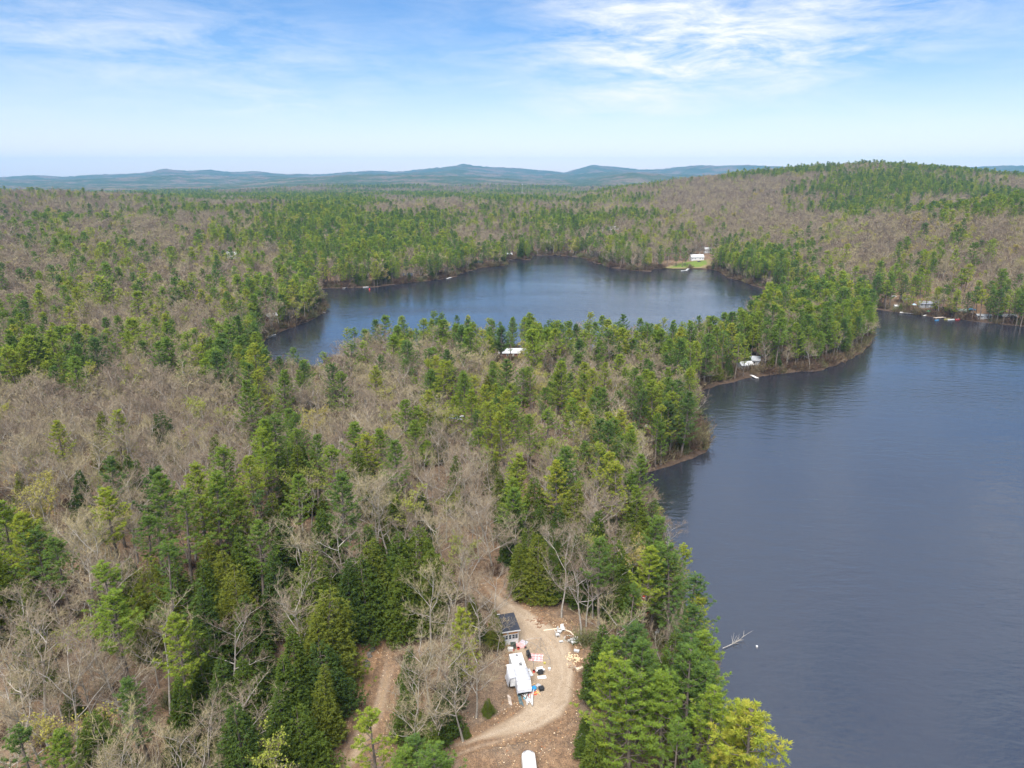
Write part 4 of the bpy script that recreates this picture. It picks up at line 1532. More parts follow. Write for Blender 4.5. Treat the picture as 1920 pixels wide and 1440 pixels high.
def wrapped_trailer():
    # rounded nose at (990,1398), runs out of the frame
    zr = CLEAR_Z + 2.1 / UNIT
    a = Vector((*[float(q) * UNIT for q in at(990, 1399, zr)], 0))
    b = Vector((*[float(q) * UNIT for q in at(999, 1475, zr)], 0))
    d = (b - a).normalized()
    gz = float(height(np.array([a.x / UNIT]), np.array([a.y / UNIT]))[0]) * UNIT
    L, W = 7.5, 2.3
    c = a + d * (L / 2)
    t = thing('covered_trailer', (c.x, c.y, gz), math.atan2(d.y, d.x), 'long white wrapped trailer with grey cornered nose on leaf strewn dirt', 'trailer')
    g = Geo()
    rows = []
    for i, xx in enumerate(np.linspace(-L / 2, L / 2, 16)):
        e = min(1, (xx + L / 2) / 0.9)
        k = 0.74 + 0.26 * math.sqrt(max(0, 1 - (1 - e) ** 2))
        top = 2.12 - 0.28 * (1 - e) ** 2 + 0.03 * math.sin(i * 1.7)
        rows.append([V(xx, -W / 2 * k * 0.97, 0.35), V(xx, -W / 2 * k, 1.2), V(xx, -W / 2 * k * 0.9, top - 0.30), V(xx, -W / 2 * k * 0.32, top), V(xx, 0, top + 0.05),
                     V(xx, W / 2 * k * 0.32, top), V(xx, W / 2 * k * 0.9, top - 0.30), V(xx, W / 2 * k, 1.2), V(xx, W / 2 * k * 0.97, 0.35)])
    pts = [p for r_ in rows for p in r_]
    g.add(pts, [(i * 9 + j, i * 9 + j + 1, (i + 1) * 9 + j + 1, (i + 1) * 9 + j) for i in range(15) for j in range(8)] + [tuple(range(8, -1, -1)), tuple(15 * 9 + k for k in range(9))])
    bo = part('cover', g, WHITE, t)
    g = Geo()
    g.tube([V(-L / 2 + 0.5, 0.22, 2.17), V(0, 0.24, 2.19), V(L / 2, 0.26, 2.18)], [0.03, 0.03, 0.03], 4)
    part('seam', g, GREYR, bo)
    for s in (-1, 1):
        P = [V(-L / 2 - 0.015, s * 0.30, 1.86), V(-L / 2 + 0.55, s * 0.42, 2.135), V(-L / 2 + 0.75, s * 1.0, 1.86), V(-L / 2 - 0.01, s * 0.77, 1.62)]
        part('corner_panel', gquad(P if s < 0 else P[::-1]), mc('grey_vinyl', (0.30, 0.31, 0.34), 0.5), t)
    for sx in (0.6, 1.4):
        for sy in (-1, 1):
            g = Geo()
            g.tube([V(sx, sy * 0.95, 0.33), V(sx, sy * 1.2, 0.33)], [0.33, 0.33], 12, 0, True)
            part('wheel', g, RUBBER, t)
    g = Geo()
    for s in (-1, 1):
        g.tube([V(-L / 2 + 0.3, s * 0.7, 0.45), V(-L / 2 - 1.0, 0, 0.45)], [0.05, 0.05], 6, 0, True)
    part('hitch', g, DARK, t)


wrapped_trailer()


# ---- small things on the gravel
def bucket(px, py, mat, label, r=0.16, h=0.36, group=None):
    g = Geo()
    g.tube([V(0, 0, 0), V(0, 0, h), V(0, 0, h), V(0, 0, h * 0.55)], [r * 0.82, r, r * 0.93, r * 0.85], 14)
    g.add([V(r * 0.82 * math.cos(k * 0.4488), r * 0.82 * math.sin(k * 0.4488), 0.01) for k in range(14)], [tuple(range(14))])
    t = thing('bucket', wpos(px, py), 0, label, 'bucket', group)
    part('tub', g, mat, t)
    g = Geo()
    g.tube([V(r * math.cos(a), 0, h * 0.9 + r * 0.8 * math.sin(a)) for a in np.linspace(0, math.pi, 7)], [0.012] * 7, 4)
    part('bail_handle', g, STEEL, t)


bucket(962, 1221, RED, 'red bucket between cabin wall and camper roof end', 0.28, 0.5)
bucket(972, 1218, RED, 'red bucket beside the pink mat by the cabin', 0.28, 0.5)
bucket(1001, 1261, RED, 'red bucket standing alone near the black grill', 0.26, 0.5)


def chair(px, py, rz, label, group=None, mat=None, s=1.0):
    t = thing('plastic_chair', wpos(px, py), rz, label, 'chair', group)
    mat = mat or WHITE
    part('seat', gbox((0, 0, 0.42 * s), (0.62 * s, 0.6 * s, 0.06)), mat, t)
    part('backrest', gbox((-0.32 * s, 0, 0.78 * s), (0.06, 0.62 * s, 0.75 * s), 0, 0, -0.22), mat, t)
    for sy in (-1, 1):
        part('armrest', gbox((0, sy * 0.32 * s, 0.66 * s), (0.6 * s, 0.08, 0.05)), mat, t)
        for sx in (-1, 1):
            part('leg', gbox((sx * 0.27 * s, sy * 0.29 * s, 0.22 * s), (0.06, 0.06, 0.46 * s)), mat, t)


chair(1045, 1194, 0.2, 'white plastic chair on the camper side of the fire ring', None, None, 1.25)
chair(1049, 1188, -0.5, 'white plastic chair crowded behind another near the log edging', None, None, 1.2)
chair(1055, 1184, -1.2, 'white plastic chair right against the log edging', None, None, 1.2)
chair(1069, 1205, 2.2, 'white plastic chair between fire ring and white bench', None, None, 1.1)
chair(1203, 1165, 1.0, 'red lawn chair beside a trunk down the bank', None, RED, 1.3)
chair(1212, 1157, 2.0, 'red and white lawn chair on the bank near the water', None, RED, 1.3)
chair(1232, 1190, 2.6, 'white lawn chair low on the bank under pines', None, None, 1.3)


def bench():
    t = thing('garden_bench', wpos(1078, 1208), yaw((1072, 1209), (1085, 1205)), 'white garden bench beside the ring of fire stones', 'bench')
    part('seat', gbox((0, 0, 0.45), (1.6, 0.6, 0.08)), WHITE, t)
    part('backrest', gbox((0, 0.32, 0.8), (1.6, 0.08, 0.7), 0, -0.2), WHITE, t)
    for s in (-1, 1):
        part('armrest', gbox((s * 0.78, 0, 0.66), (0.08, 0.6, 0.06)), WHITE, t)
        for q in (-1, 1):
            part('leg', gbox((s * 0.74, q * 0.25, 0.22), (0.07, 0.07, 0.45)), WHITE, t)


bench()


def table_low():
    t = thing('side_table', wpos(1052, 1205), 0.3, 'low pale table lying before the white chairs', 'table')
    part('top', gbox((0, 0, 0.3), (0.8, 0.5, 0.05)), GREYR, t)
    for sx in (-1, 1):
        for sy in (-1, 1):
            part('leg', gbox((sx * 0.35, sy * 0.2, 0.14), (0.05, 0.05, 0.3)), GREYR, t)


table_low()


def fire_pit():
    random.seed(21)
    t = thing('fire_pit', wpos(1067, 1198), 0, 'ring of stones filled with burnt sticks', 'fire pit')
    for k in range(13):
        a = k * 6.283 / 13
        g = Geo()
        bm = bmesh.new()
        bmesh.ops.create_icosphere(bm, subdivisions=1, radius=0.2)
        vs = [Vector((v.co.x * random.uniform(0.8, 1.3), v.co.y * random.uniform(0.8, 1.2), v.co.z * random.uniform(0.6, 0.9))) + V(math.cos(a) * 0.95, math.sin(a) * 0.95, 0.1) for v in bm.verts]
        fs = [tuple(v.index for v in f.verts) for f in bm.faces]
        bm.free()
        g.add(vs, fs)
        part('stone', g, CONC, t)
    for k in range(12):
        a = random.random() * 6.28
        g = Geo()
        c, s = math.cos(a), math.sin(a)
        g.tube([V(c * 0.9, s * 0.9, 0.15 + random.random() * 0.15), V(-c * 0.5, -s * 0.5, 0.3 + random.random() * 0.2)], [0.07, 0.05], 6, 0, True)
        part('stick', g, BARKW, t)


fire_pit()


def log_edging():
    t = thing('log_edging', wpos(1050, 1182), 0, 'pale boards and logs edging the gravel behind the fire ring', 'edging')
    inv = t.location
    pts = [(1019, 1184), (1036, 1181), (1052, 1180), (1069, 1187), (1078, 1195), (1085, 1203), (1090, 1212)]
    for p, q in zip(pts, pts[1:]):
        a, b = wpos(*p) - inv, wpos(*q) - inv
        g = Geo()
        g.tube([a + V(0, 0, 0.12), b + V(0, 0, 0.12)], [0.15, 0.13], 7, 0, True)
        part('log', g, mc('peeled_log', (0.50, 0.42, 0.33), 0.8, 0.2), t)


log_edging()


def firewood(px, py, n, mat, label, spread=1.5, name='firewood_pile', size=0.5, seed=1):
    random.seed(seed)
    t = thing(name, wpos(px, py), 0, label, 'firewood')
    for k in range(n):
        a = random.random() * 3.14
        x, y = random.gauss(0, spread * 0.4), random.gauss(0, spread * 0.4)
        z = 0.08 + max(0, 0.42 - math.hypot(x, y) * 0.35) * random.random()
        c, s = math.cos(a) * size / 2, math.sin(a) * size / 2
        g = Geo()
        dz = random.uniform(-.06, .06)
        g.tube([V(x - c, y - s, z - dz), V(x + c, y + s, z + dz)], [0.11, 0.10], 5, 0, True)
        part('log', g, mat, t)


firewood(1076, 1238, 34, mc('fresh_split_wood', (0.60, 0.45, 0.28), 0.8, 0.2), 'heap of pale fresh split firewood at the gravel edge', 2.0, seed=3)
firewood(1083, 1249, 30, BARKW, 'heap of dark bark covered firewood beside the pale one', 2.2, seed=4)
firewood(1010, 1168, 26, BARKW, 'low heap of brown brushwood across the gravel from the cabin', 2.6, 'brushwood_heap', 0.8, 5)
firewood(965, 1118, 14, BARKW, 'scattered reddish logs beside the parked ladders', 2.0, 'brushwood_heap', 0.7, 6)


def beam(px, py, px2, py2, mat, label, r=0.14, name='timber_beam', group=None, lift=0.15):
    a, b = wpos(px, py), wpos(px2, py2)
    L = (b - a).length
    g = Geo()
    g.box((0, 0, lift), (L, r * 2, r * 1.6))
    return one(name, g, mat, (a + b) / 2, math.atan2((b - a).y, (b - a).x), label, 'beam', group)


beam(1081, 1259, 1093, 1256, mc('pale_timber', (0.55, 0.45, 0.33), 0.8, 0.2), 'thick pale timber beam lying at the tree line', 0.28, lift=0.3)
beam(1077, 1252, 1082, 1256, OLDWOOD, 'short weathered board beside the pale timber beam', 0.12)


def grill():
    t = thing('barbecue_grill', wpos(991, 1234), yaw((989, 1228), (994, 1238)), 'tall black barbecue grill beside the pink plaid blanket', 'grill')
    part('firebox', gbox((0, 0, 0.85), (1.3, 0.65, 0.5)), DARK, t)
    g = Geo()
    g.tube([V(-0.65, 0, 1.1), V(0.65, 0, 1.1)], [0.34, 0.34], 12, 0, True)
    li = part('lid', g, DARK, t)
    part('handle', gbox((0, -0.38, 1.15), (0.7, 0.05, 0.05)), STEEL, li)
    part('side_shelf', gbox((0.9, 0, 1.0), (0.45, 0.5, 0.05)), DARK, t)
    for sx in (-1, 1):
        for sy in (-1, 1):
            part('leg', gbox((sx * 0.55, sy * 0.25, 0.3), (0.07, 0.07, 0.62)), DARK, t)


grill()


def stove():
    t = thing('camp_stove', wpos(1013, 1264), 0.25, 'black box stove with a white lid on the gravel', 'stove')
    part('body', gbox((0, 0, 0.45), (1.0, 0.8, 0.75)), DARK, t)
    li = part('lid', gbox((0, 0.42, 0.95), (1.2, 0.45, 0.12), 0, 0.5), WHITE, t)
    for s in (-1, 1):
        part('side_tray', gbox((s * 0.68, 0.1, 0.8), (0.35, 0.5, 0.05)), WHITE, t)
        for q in (-1, 1):
            part('leg', gbox((s * 0.42, q * 0.32, 0.06), (0.08, 0.08, 0.14)), STEEL, t)


stove()
one('glass_panel', gbox((0, 0, 0.06), (1.6, 0.75, 0.06)), mc('pale_glass_panel', (0.55, 0.60, 0.66), 0.2), wpos(1016, 1271), 0.12, 'pale glass panel lying flat before the black stove', 'panel')


def cloth(name, px, py, w, d, mat, label, rz, seed):
    random.seed(seed)
    g = Geo()
    nx, ny = 12, 9
    pts = [Vector(((i / (nx - 1) - 0.5) * w + random.uniform(-.05, .05), (j / (ny - 1) - 0.5) * d + random.uniform(-.05, .05), 0.06 + random.random() * 0.09)) for i in range(nx) for j in range(ny)]
    g.add(pts, [(i * ny + j, (i + 1) * ny + j, (i + 1) * ny + j + 1, i * ny + j + 1) for i in range(nx - 1) for j in range(ny - 1)])
    return one(name, g, mat, wpos(px, py), rz, label, 'cloth', None, True)


cloth('plaid_blanket', 1005, 1234, 2.7, 2.1, PLAID, 'pink plaid blanket spread on the gravel beside the grill', -0.1, 3)
cloth('ground_mat', 976, 1210, 1.8, 2.3, PINK, 'pink mat on the ground along the cabin side', 0.2, 4)
cloth('white_sheet', 982, 1206, 1.5, 1.1, TARP, 'white sheet lying past the pink mat', -0.5, 5)
cloth('red_tarp', 998, 1302, 1.7, 0.8, RED, 'crumpled red tarp at the end of the camper', 0.1, 6)
cloth('plastic_sheet', 992, 1262, 0.9, 2.2, mc('grey_plastic_sheet', (0.45, 0.47, 0.50), 0.4), 'grey plastic sheet along the camper door side', 0.35, 7)
cloth('white_bag_heap', 932, 1156, 1.6, 1.1, WHITE, 'white bags heaped behind the cabin roof', 0.3, 8)


def bin_(name, px, py, s, mat, label, cat, rz=0.0):
    t = thing(name, wpos(px, py), rz, label, cat)
    w, d, h = s
    part('body', prism([(-w / 2, -d / 2, 0), (w / 2, -d / 2, 0), (w / 2 * 1.12, -d / 2 * 1.12, h), (-w / 2 * 1.12, -d / 2 * 1.12, h)], (0, d, 0)), mat, t)
    part('lid', gbox((0, 0, h + 0.04), (w * 1.2, d * 1.2, 0.08)), mat, t)


bin_('wheelie_bin', 962, 1216, (0.9, 0.7, 1.1), mc('dark_green_bin', (0.02, 0.035, 0.033), 0.5), 'dark bin pressed against the cabin front', 'bin', 0.2)
bin_('cooler_box', 957, 1221, (0.9, 0.6, 0.6), WHITE, 'white cooler box between cabin and camper', 'cooler', 0.1)
bin_('plastic_tub', 1000, 1294, (0.8, 0.7, 0.5), BLUE, 'bright blue tub in the scrap behind the camper', 'tub', 0.4)
bin_('equipment_case', 1015, 1296, (0.8, 0.7, 0.6), DARK, 'black case on the gravel past the blue tub', 'case', 0.3)
bin_('storage_tote', 1009, 1290, (0.7, 0.6, 0.45), GREYW, 'grey tote between blue tub and black case', 'tote', 0.9)
bin_('gas_bottle_crate', 1030, 1258, (0.4, 0.4, 0.4), WHITE, 'small white weight at the foot of the canopy frame', 'weight', 0.2)
bin_('flower_pot', 1021, 1246, (0.35, 0.35, 0.25), YELLOW, 'small yellow pot inside the canopy frame', 'pot', 0.2)
bin_('tool_case', 985, 1216, (0.35, 0.3, 0.3), DARK, 'small dark box past the end of the pink mat', 'box', 0.2)
bin_('scrap_cart', 1081, 1223, (0.9, 0.5, 0.35), GREYR, 'small pale cart between bench and firewood', 'cart', -0.3)
bin_('dark_crate', 1096, 1403, (0.6, 0.5, 0.5), DARK, 'black crate beside the pallet under the trees', 'crate', 0.5)


def canopy_frame():
    # bare steel frame of a collapsed pop-up canopy
    feet = [(985, 1218), (1014, 1214), (1031, 1256), (1000, 1262)]
    base = wpos(1008, 1238)
    t = thing('canopy_frame', base, 0, 'bare steel canopy frame standing round the blanket', 'canopy')
    P = [wpos(*f) - base for f in feet]
    top = [p + V(0, 0, 2.2) for p in P]
    for p, q in zip(P, top):
        g = Geo()
        g.tube([p, q], [0.04, 0.04], 5, 0, True)
        part('leg', g, STEEL, t)
    apex = sum(top, Vector()) / 4 + V(0, 0, 0.8)
    for k in range(4):
        g = Geo()
        g.tube([top[k], top[k].lerp(top[(k + 1) % 4], 0.5) + V(0, 0, 0.15), top[(k + 1) % 4]], [0.03] * 3, 4, 0, True)
        part('rail', g, STEEL, t)
        g = Geo()
        g.tube([top[k], top[k].lerp(apex, 0.5) + V(0, 0, 0.12), apex], [0.03] * 3, 4, 0, True)
        part('rafter', g, STEEL, t)


canopy_frame()


def ladder(px, py, px2, py2, mat, label, w=0.75, z=0.25):
    a, b = wpos(px, py), wpos(px2, py2)
    L = (b - a).length
    t = thing('ladder', (a + b) / 2, math.atan2((b - a).y, (b - a).x), label, 'ladder')
    for s in (-1, 1):
        part('rail', gbox((0, s * w / 2, z), (L, 0.10, 0.10)), mat, t)
    n = int(L / 0.36)
    for k in range(n):
        part('rung', gbox((-L / 2 + (k + 0.5) * L / n, 0, z), (0.06, w, 0.05)), mat, t)


ladder(978, 1124, 1026, 1124, ALU, 'long aluminium ladder lying at the wood edge')
ladder(989, 1129, 1014, 1128, ORANGE, 'orange ladder lying before the long aluminium one', 0.6)


def pipe_pile():
    random.seed(33)
    k = 0
    for i in range(12):      # white pipes and boards fanned out behind the camper
        x0 = 976 + i * 2.3 + random.uniform(-2, 2)
        y0 = 1300 + random.uniform(-6, 6)
        x1 = 985 + i * 1.3 + random.uniform(-5, 12)
        y1 = 1325 + random.uniform(-8, 4)
        a, b = wpos(x0, y0), wpos(x1, y1)
        g = Geo()
        L = (b - a).length
        z = 0.12 + 0.05 * i * random.random()
        g.tube([V(-L / 2, 0, z), V(L / 2, 0, z + random.uniform(0, 0.3))], [0.085, 0.085], 8, 0, True)
        one('white_pipe', g, WHITE, (a + b) / 2, math.atan2((b - a).y, (b - a).x), 'white pipe fanned out in the scrap heap behind the camper', 'pipe', 'white pipes behind the camper')
    for i in range(4):
        a, b = wpos(970 + i * 1.8, 1302 + i), wpos(975 + i * 2.2, 1323 + i)
        g = Geo()
        L = (b - a).length
        g.tube([V(-L / 2, 0, 0.12), V(L / 2, 0, 0.12)], [0.06, 0.06], 8, 0, True)
        one('teal_pipe', g, TEAL, (a + b) / 2, math.atan2((b - a).y, (b - a).x), 'teal pipe along the outer edge of the scrap heap', 'pipe', 'teal pipes at the scrap heap')
    for i in range(3):
        beam(952 + i * 2, 1305 + i, 955 + i * 2.2, 1323 + i, OLDWOOD, 'weathered grey board lying in leaves beside the pipes', 0.1, 'grey_board', 'grey boards beside the pipes', 0.08)
    beam(994, 1306, 1010, 1301, mc('orange_board', (0.60, 0.33, 0.10), 0.8), 'orange brown board across the red tarp', 0.09, 'sawn_board')
    beam(1004, 1295, 1013, 1306, WOOD, 'pale sawn board slanting past the blue tub', 0.07, 'sawn_board')
    beam(995, 1288, 1003, 1284, WOOD, 'short sawn board leaning by the camper corner', 0.07, 'sawn_board')
    for (px, py, w, d, h, mt, lb) in ((990, 1316, .7, .5, .3, TARP, 'white sack amid the fanned pipes'), (984, 1311, .4, .3, .25, mc('pale_blue_plastic', (0.25, 0.55, 0.68), 0.5), 'pale blue jug amid the fanned pipes'), (992, 1313, .3, .3, .25, RED, 'small red can amid the fanned pipes')):
        bin_('scrap_container', px, py, (w, d, h), mt, lb, 'container', 0.5)


pipe_pile()


def pallet(px, py, rz, label):
    t = thing('pallet', wpos(px, py), rz, label, 'pallet')
    for k in range(5):
        part('slat', gbox((0, -0.5 + k * 0.25, 0.5), (1.2, 0.16, 0.04), 0, 0.0, -0.5), GREYR, t)
    for s in (-0.5, 0, 0.5):
        part('bearer', gbox((s * 0.85, 0, 0.45 + s * 0.45), (0.08, 1.15, 0.1), 0, 0, -0.5), OLDWOOD, t)


pallet(1091, 1388, 0.6, 'slatted wooden pallet tilted against the trees')


# ---- boats, docks
def hull(L, W, H, flat=False):
    g = Geo()
    n = 9
    rows = []
    for i in range(n):
        s = i / (n - 1)
        k = math.sin(math.pi * min(1, s * 0.5 + 0.5)) ** 0.7 if s > 0 else 1.0
        k = 1.0 if s < 0.35 else math.sqrt(max(0.0, 1 - ((s - 0.35) / 0.66) ** 2))
        k = max(k, 0.03)
        x = (s - 0.5) * L
        up = 0.25 * H * max(0, s - 0.5) * 2
        rows.append([V(x, -W / 2 * k, H + up), V(x, -W / 2 * k * 0.75, H * 0.2 + up * 0.8), V(x, 0, up * 0.8), V(x, W / 2 * k * 0.75, H * 0.2 + up * 0.8), V(x, W / 2 * k, H + up)])
    pts = [p for r_ in rows for p in r_]
    g.add(pts, [(i * 5 + j, (i + 1) * 5 + j, (i + 1) * 5 + j + 1, i * 5 + j + 1) for i in range(n - 1) for j in range(4)] + [(4, 3, 2, 1, 0)])
    return g


def boat(px, py, L, mat, label, rz, deck=None, W=None, name='rowing_boat', water=True, group=None):
    p = wpos(px, py)
    if water:
        x, y = at(px, py, 0)
        p = Vector((float(x) * UNIT, float(y) * UNIT, -0.08))
    t = thing(name, p, rz, label, 'boat', group)
    W = W or L * 0.34
    part('hull', hull(L, W, 0.55), mat, t)
    part('deck', gbox((-0.08 * L, 0, 0.42), (L * 0.6, W * 0.8, 0.05)), deck or GREYR, t)
    for s in (-0.25, 0.1):
        part('thwart', gbox((s * L, 0, 0.52), (0.25, W * 0.85, 0.05)), WHITE, t)
    return t


def dock(px, py, px2, py2, w, label, mat=None, ell=0.0, group=None):
    """plank dock from the shore pixel to the outer end pixel"""
    a = Vector((*[float(q) * UNIT for q in at(px, py, 0)], 0))
    b = Vector((*[float(q) * UNIT for q in at(px2, py2, 0)], 0))
    L = max((b - a).length, 1.0)
    t = thing('dock', a, math.atan2((b - a).y, (b - a).x), label, 'dock', group)
    mat = mat or GREYR
    n = max(3, min(14, int(L / 1.0)))
    for k in range(n):
        part('plank', gbox(((k + 0.5) * L / n, 0, 0.55), (L / n * 0.93, w, 0.08)), mat, t)
    for k in range(max(2, int(L / 3)) + 1):
        for s in (-1, 1):
            g = Geo()
            x = min(L - 0.1, k * L / max(2, int(L / 3)))
            g.tube([V(x, s * w * 0.46, -1.2), V(x, s * w * 0.46, 0.9)], [0.08, 0.08], 6, 0, True)
            part('post', g, OLDWOOD, t)
    if ell:
        part('end_platform', gbox((L + 0.05, ell / 2, 0.50), (w * 1.3, abs(ell) + w, 0.08)), mat, t)
    return t


def house(px, py, w, d, h, rz, wall, roofm, label, name='house', rh=1.6, nwin=3, cat='house', yardw=None, hpx=None, keep=0.15, chimney=False):
    loc = wpos(px, py)
    t = thing(name, loc, rz, label, cat)
    g = prism([(-w / 2, -d / 2, -1.0), (-w / 2, d / 2, -1.0), (-w / 2, d / 2, h), (-w / 2, 0, h + rh), (-w / 2, -d / 2, h)], (w, 0, 0))
    part('wall', g, wall, t)
    ov = 0.4
    g = Geo()
    for s in (-1, 1):
        e = prism([(-w / 2 - ov, s * (d / 2 + ov), h - rh * ov / (d / 2)), (-w / 2 - ov, 0, h + rh), (-w / 2 - ov, 0, h + rh + 0.16), (-w / 2 - ov, s * (d / 2 + ov), h - rh * ov / (d / 2) + 0.16)], (w + 2 * ov, 0, 0))
        g.add(e.v, e.f)
    ro = part('roof', g, roofm, t)
    if chimney:
        part('chimney', gbox((w * 0.2, 0.3, h + rh + 0.4), (0.6, 0.6, 1.4)), CONC, ro)
    for k in range(nwin):
        x = (k + 0.5) / nwin * w - w / 2
        if nwin > 1 and k == nwin // 2:
            do = part('door', gbox((x, -d / 2 - 0.02, 1.0), (0.95, 0.08, 2.05)), WHITE, t)
            part('handle', gbox((x + 0.35, -d / 2 - 0.08, 1.0), (0.06, 0.05, 0.15)), DARK, do)
            continue
        wi = part('window', gbox((x, -d / 2 - 0.02, h * 0.58), (1.15, 0.08, 1.1)), WHITE, t)
        part('pane', gbox((x, -d / 2 - 0.07, h * 0.58), (0.95, 0.03, 0.9)), GLASS, wi)
    wi = part('window', gbox((w / 2 + 0.02, 0, h * 0.58), (0.08, 1.1, 1.1)), WHITE, t)
    part('pane', gbox((w / 2 + 0.07, 0, h * 0.58), (0.03, 0.9, 0.9)), GLASS, wi)
    dist = math.hypot(loc.x, loc.y) / UNIT
    wp = (yardw or w * 1.1) / UNIT / dist * FPX
    sight(px, py, wp, hpx or (h + rh) / UNIT / dist * FPX * 1.1, keep)
    return t


def car(px, py, rz, mat, label, name='parked_car', cat='car', group=None, keep=0.1):
    t = thing(name, wpos(px, py), rz, label, cat, group)
    prof = [(-2.2, -0.85, 0.35), (2.2, -0.85, 0.35), (2.2, -0.85, 0.85), (1.2, -0.85, 0.98), (0.6, -0.85, 1.5), (-1.5, -0.85, 1.52), (-2.15, -0.85, 1.0)]
    part('body', prism(prof, (0, 1.7, 0)), mat, t)
    for s in (-1, 1):
        part('side_window', gbox((-0.4, s * 0.86, 1.2), (1.7, 0.03, 0.38)), GLASS, t)
        for x in (-1.35, 1.35):
            g = Geo()
            g.tube([V(x, s * 0.7, 0.33), V(x, s * 0.9, 0.33)], [0.33, 0.33], 12, 0, True)
            wh = part('wheel', g, RUBBER, t)
    part('windscreen', gbox((0.92, 0, 1.22), (0.03, 1.45, 0.6), 0, 0, -0.85), GLASS, t)
    sight(px, py, 14, 9, keep)
    return t


# lakeside bank below the campsite
boat(1205, 1140, 3.6, WHITE, 'white flat boat drawn up on the bank under pines', yaw((1198, 1137), (1212, 1143)), WHITE, 1.1, 'jon_boat', False)
boat(1206, 1127, 3.2, RED, 'red kayak lying on the bank above the white boat', 1.2, RED, 0.7, 'kayak', False)
boat(1255, 1186, 2.6, mc('pale_teal_hull', (0.45, 0.55, 0.55), 0.5), 'pale teal dinghy at the foot of the bank', 0.4, None, 1.0, 'dinghy', False)
for (px, py, w, h, kp) in ((1205, 1142, 34, 24, 0.0), (1208, 1165, 26, 16, 0.1), (1234, 1190, 16, 10, 0.3), (1255, 1188, 14, 10, 0.5)):
    x, y, z = ground_at(px, py)
    SIGHT.append((px - w / 2, py - h, px + w / 2, py + 2, math.hypot(x, y), kp))

# cottage and dock on the spit
house(1396, 692, 6.5, 5.0, 2.6, 0.25, SIDING, GREYR, 'small white cottage above the dock on the spit', 'cottage', 1.2, 3)
house(1414, 684, 5.0, 4.5, 2.8, -0.3, GREYW, mc('grey_shingle_roof', (0.26, 0.27, 0.29), 0.8, 0.2, 1), 'grey roofed shed behind the white cottage', 'cottage_shed', 1.6, 1, 'shed')
dock(1392, 705, 1408, 701, 1.6, 'pale landing stage along the bank below the cottage')
dock(1404, 703, 1420, 711, 1.5, 'white gangway dock reaching out from the cottage', WHITE)
# low house at the far edge of the central wood, road things
house(962, 668, 15.0, 7.0, 2.6, 0.02, BROWNW, GREYR, 'long low brown house with pale roof at the basin shore', 'lake_house', 1.7, 5, keep=0.05)
house(1078, 806, 4.0, 4.0, 3.0, 0.1, GREYW, mc('grey_shingle_roof2', (0.24, 0.25, 0.27), 0.8), 'small grey shed with dark window by the lane', 'garden_shed', 1.2, 1, 'shed')
car(853, 786, 0.3, mc('pale_blue_paint', (0.45, 0.55, 0.65), 0.3), 'pale blue car parked on the forest lane')
car(868, 788, 0.2, mc('silver_paint', (0.48, 0.50, 0.53), 0.3), 'silver car parked beside the pale blue one')
boat(1212, 800, 3.0, mc('cream_hull', (0.66, 0.60, 0.44), 0.5), 'cream canoe lying by the point among pines', 1.3, None, 0.9, 'canoe', False)
sight(1212, 802, 14, 16, 0.1)

# white house and lawn at the head of the basin
house(1306, 488, 14.0, 8.0, 3.6, 0.05, SIDING, GREYR, 'large white house behind the green lawn', 'white_house', 2.6, 5, keep=0.0, chimney=True)
house(1327, 474, 9.0, 7.0, 4.0, 0.0, SIDING, GREYR, 'pale outbuilding in trees behind the large white house', 'outbuilding', 2.2, 2, 'building')
car(1311, 492, 0.1, mc('charcoal_paint', (0.06, 0.06, 0.07), 0.3), 'dark car parked on the lawn by the white house')
dock(1292, 503.5, 1286, 508.5, 2.2, 'pale dock at the lawn of the white house')
boat(1281, 508, 5.0, WHITE, 'white boat moored beside the lawn dock', 0.4)
SIGHT.append((1240, 486, 1334, 505, 1e4, 0.06))

# row of cabins on the right far shore
house(1740, 575, 13.0, 5.0, 2.4, -0.18, GREYW, mc('slate_roof', (0.20, 0.21, 0.24), 0.8), 'long grey cabin set back from the shore docks', 'long_cabin', 1.4, 5, 'cabin', keep=0.6)
house(1762, 582, 6.5, 5.5, 2.7, -0.2, mc('dark_stained_wall', (0.07, 0.06, 0.06), 0.8), REDR, 'dark cabin with faded red roof by the shore', 'red_roof_cabin', 1.6, 3, 'cabin', keep=0.6)
house(1801, 590, 5.5, 5.0, 2.3, -0.2, GREYW, mc('moss_roof', (0.17, 0.19, 0.17), 0.8), 'grey cabin with railed deck between tall shore pines', 'deck_cabin', 1.3, 3, 'cabin', keep=0.6)
house(1843, 597, 9.0, 3.5, 2.2, -0.15, SIDING, GREYR, 'long pale mobile home on the brown shore bank', 'mobile_home', 0.7, 5, 'mobile home', keep=0.6)
house(1888, 600, 9.0, 4.5, 2.3, -0.1, mc('charcoal_wall', (0.05, 0.05, 0.055), 0.8), GREYR, 'dark walled cabin with white roof on the shore bank', 'white_roof_cabin', 1.2, 5, 'cabin', keep=0.6)
house(1697, 562, 5.5, 5.0, 2.3, -0.2, SIDING, mc('pink_roof', (0.40, 0.23, 0.20), 0.8), 'white cabin with pink roof up behind the docks', 'pink_roof_cabin', 1.3, 3, 'cabin', keep=0.6)
house(1680, 580, 3.0, 2.6, 2.2, 0, SIDING, GREYR, 'tiny white boathouse at the water beside the docks', 'boathouse', 0.7, 1, 'shed', keep=0.2)
car(1676, 558, 0.2, WHITE, 'white car parked above the docks')
car(1822, 583, -0.2, mc('blue_paint', (0.12, 0.30, 0.55), 0.3), 'blue car parked between cabins of the far shore')
dock(1691, 584, 1689, 588, 1.6, 'white dock arm left of the swimming platform', WHITE)
dock(1720, 585, 1722, 590, 1.6, 'white dock arm at the far end of the swimming platform', WHITE)
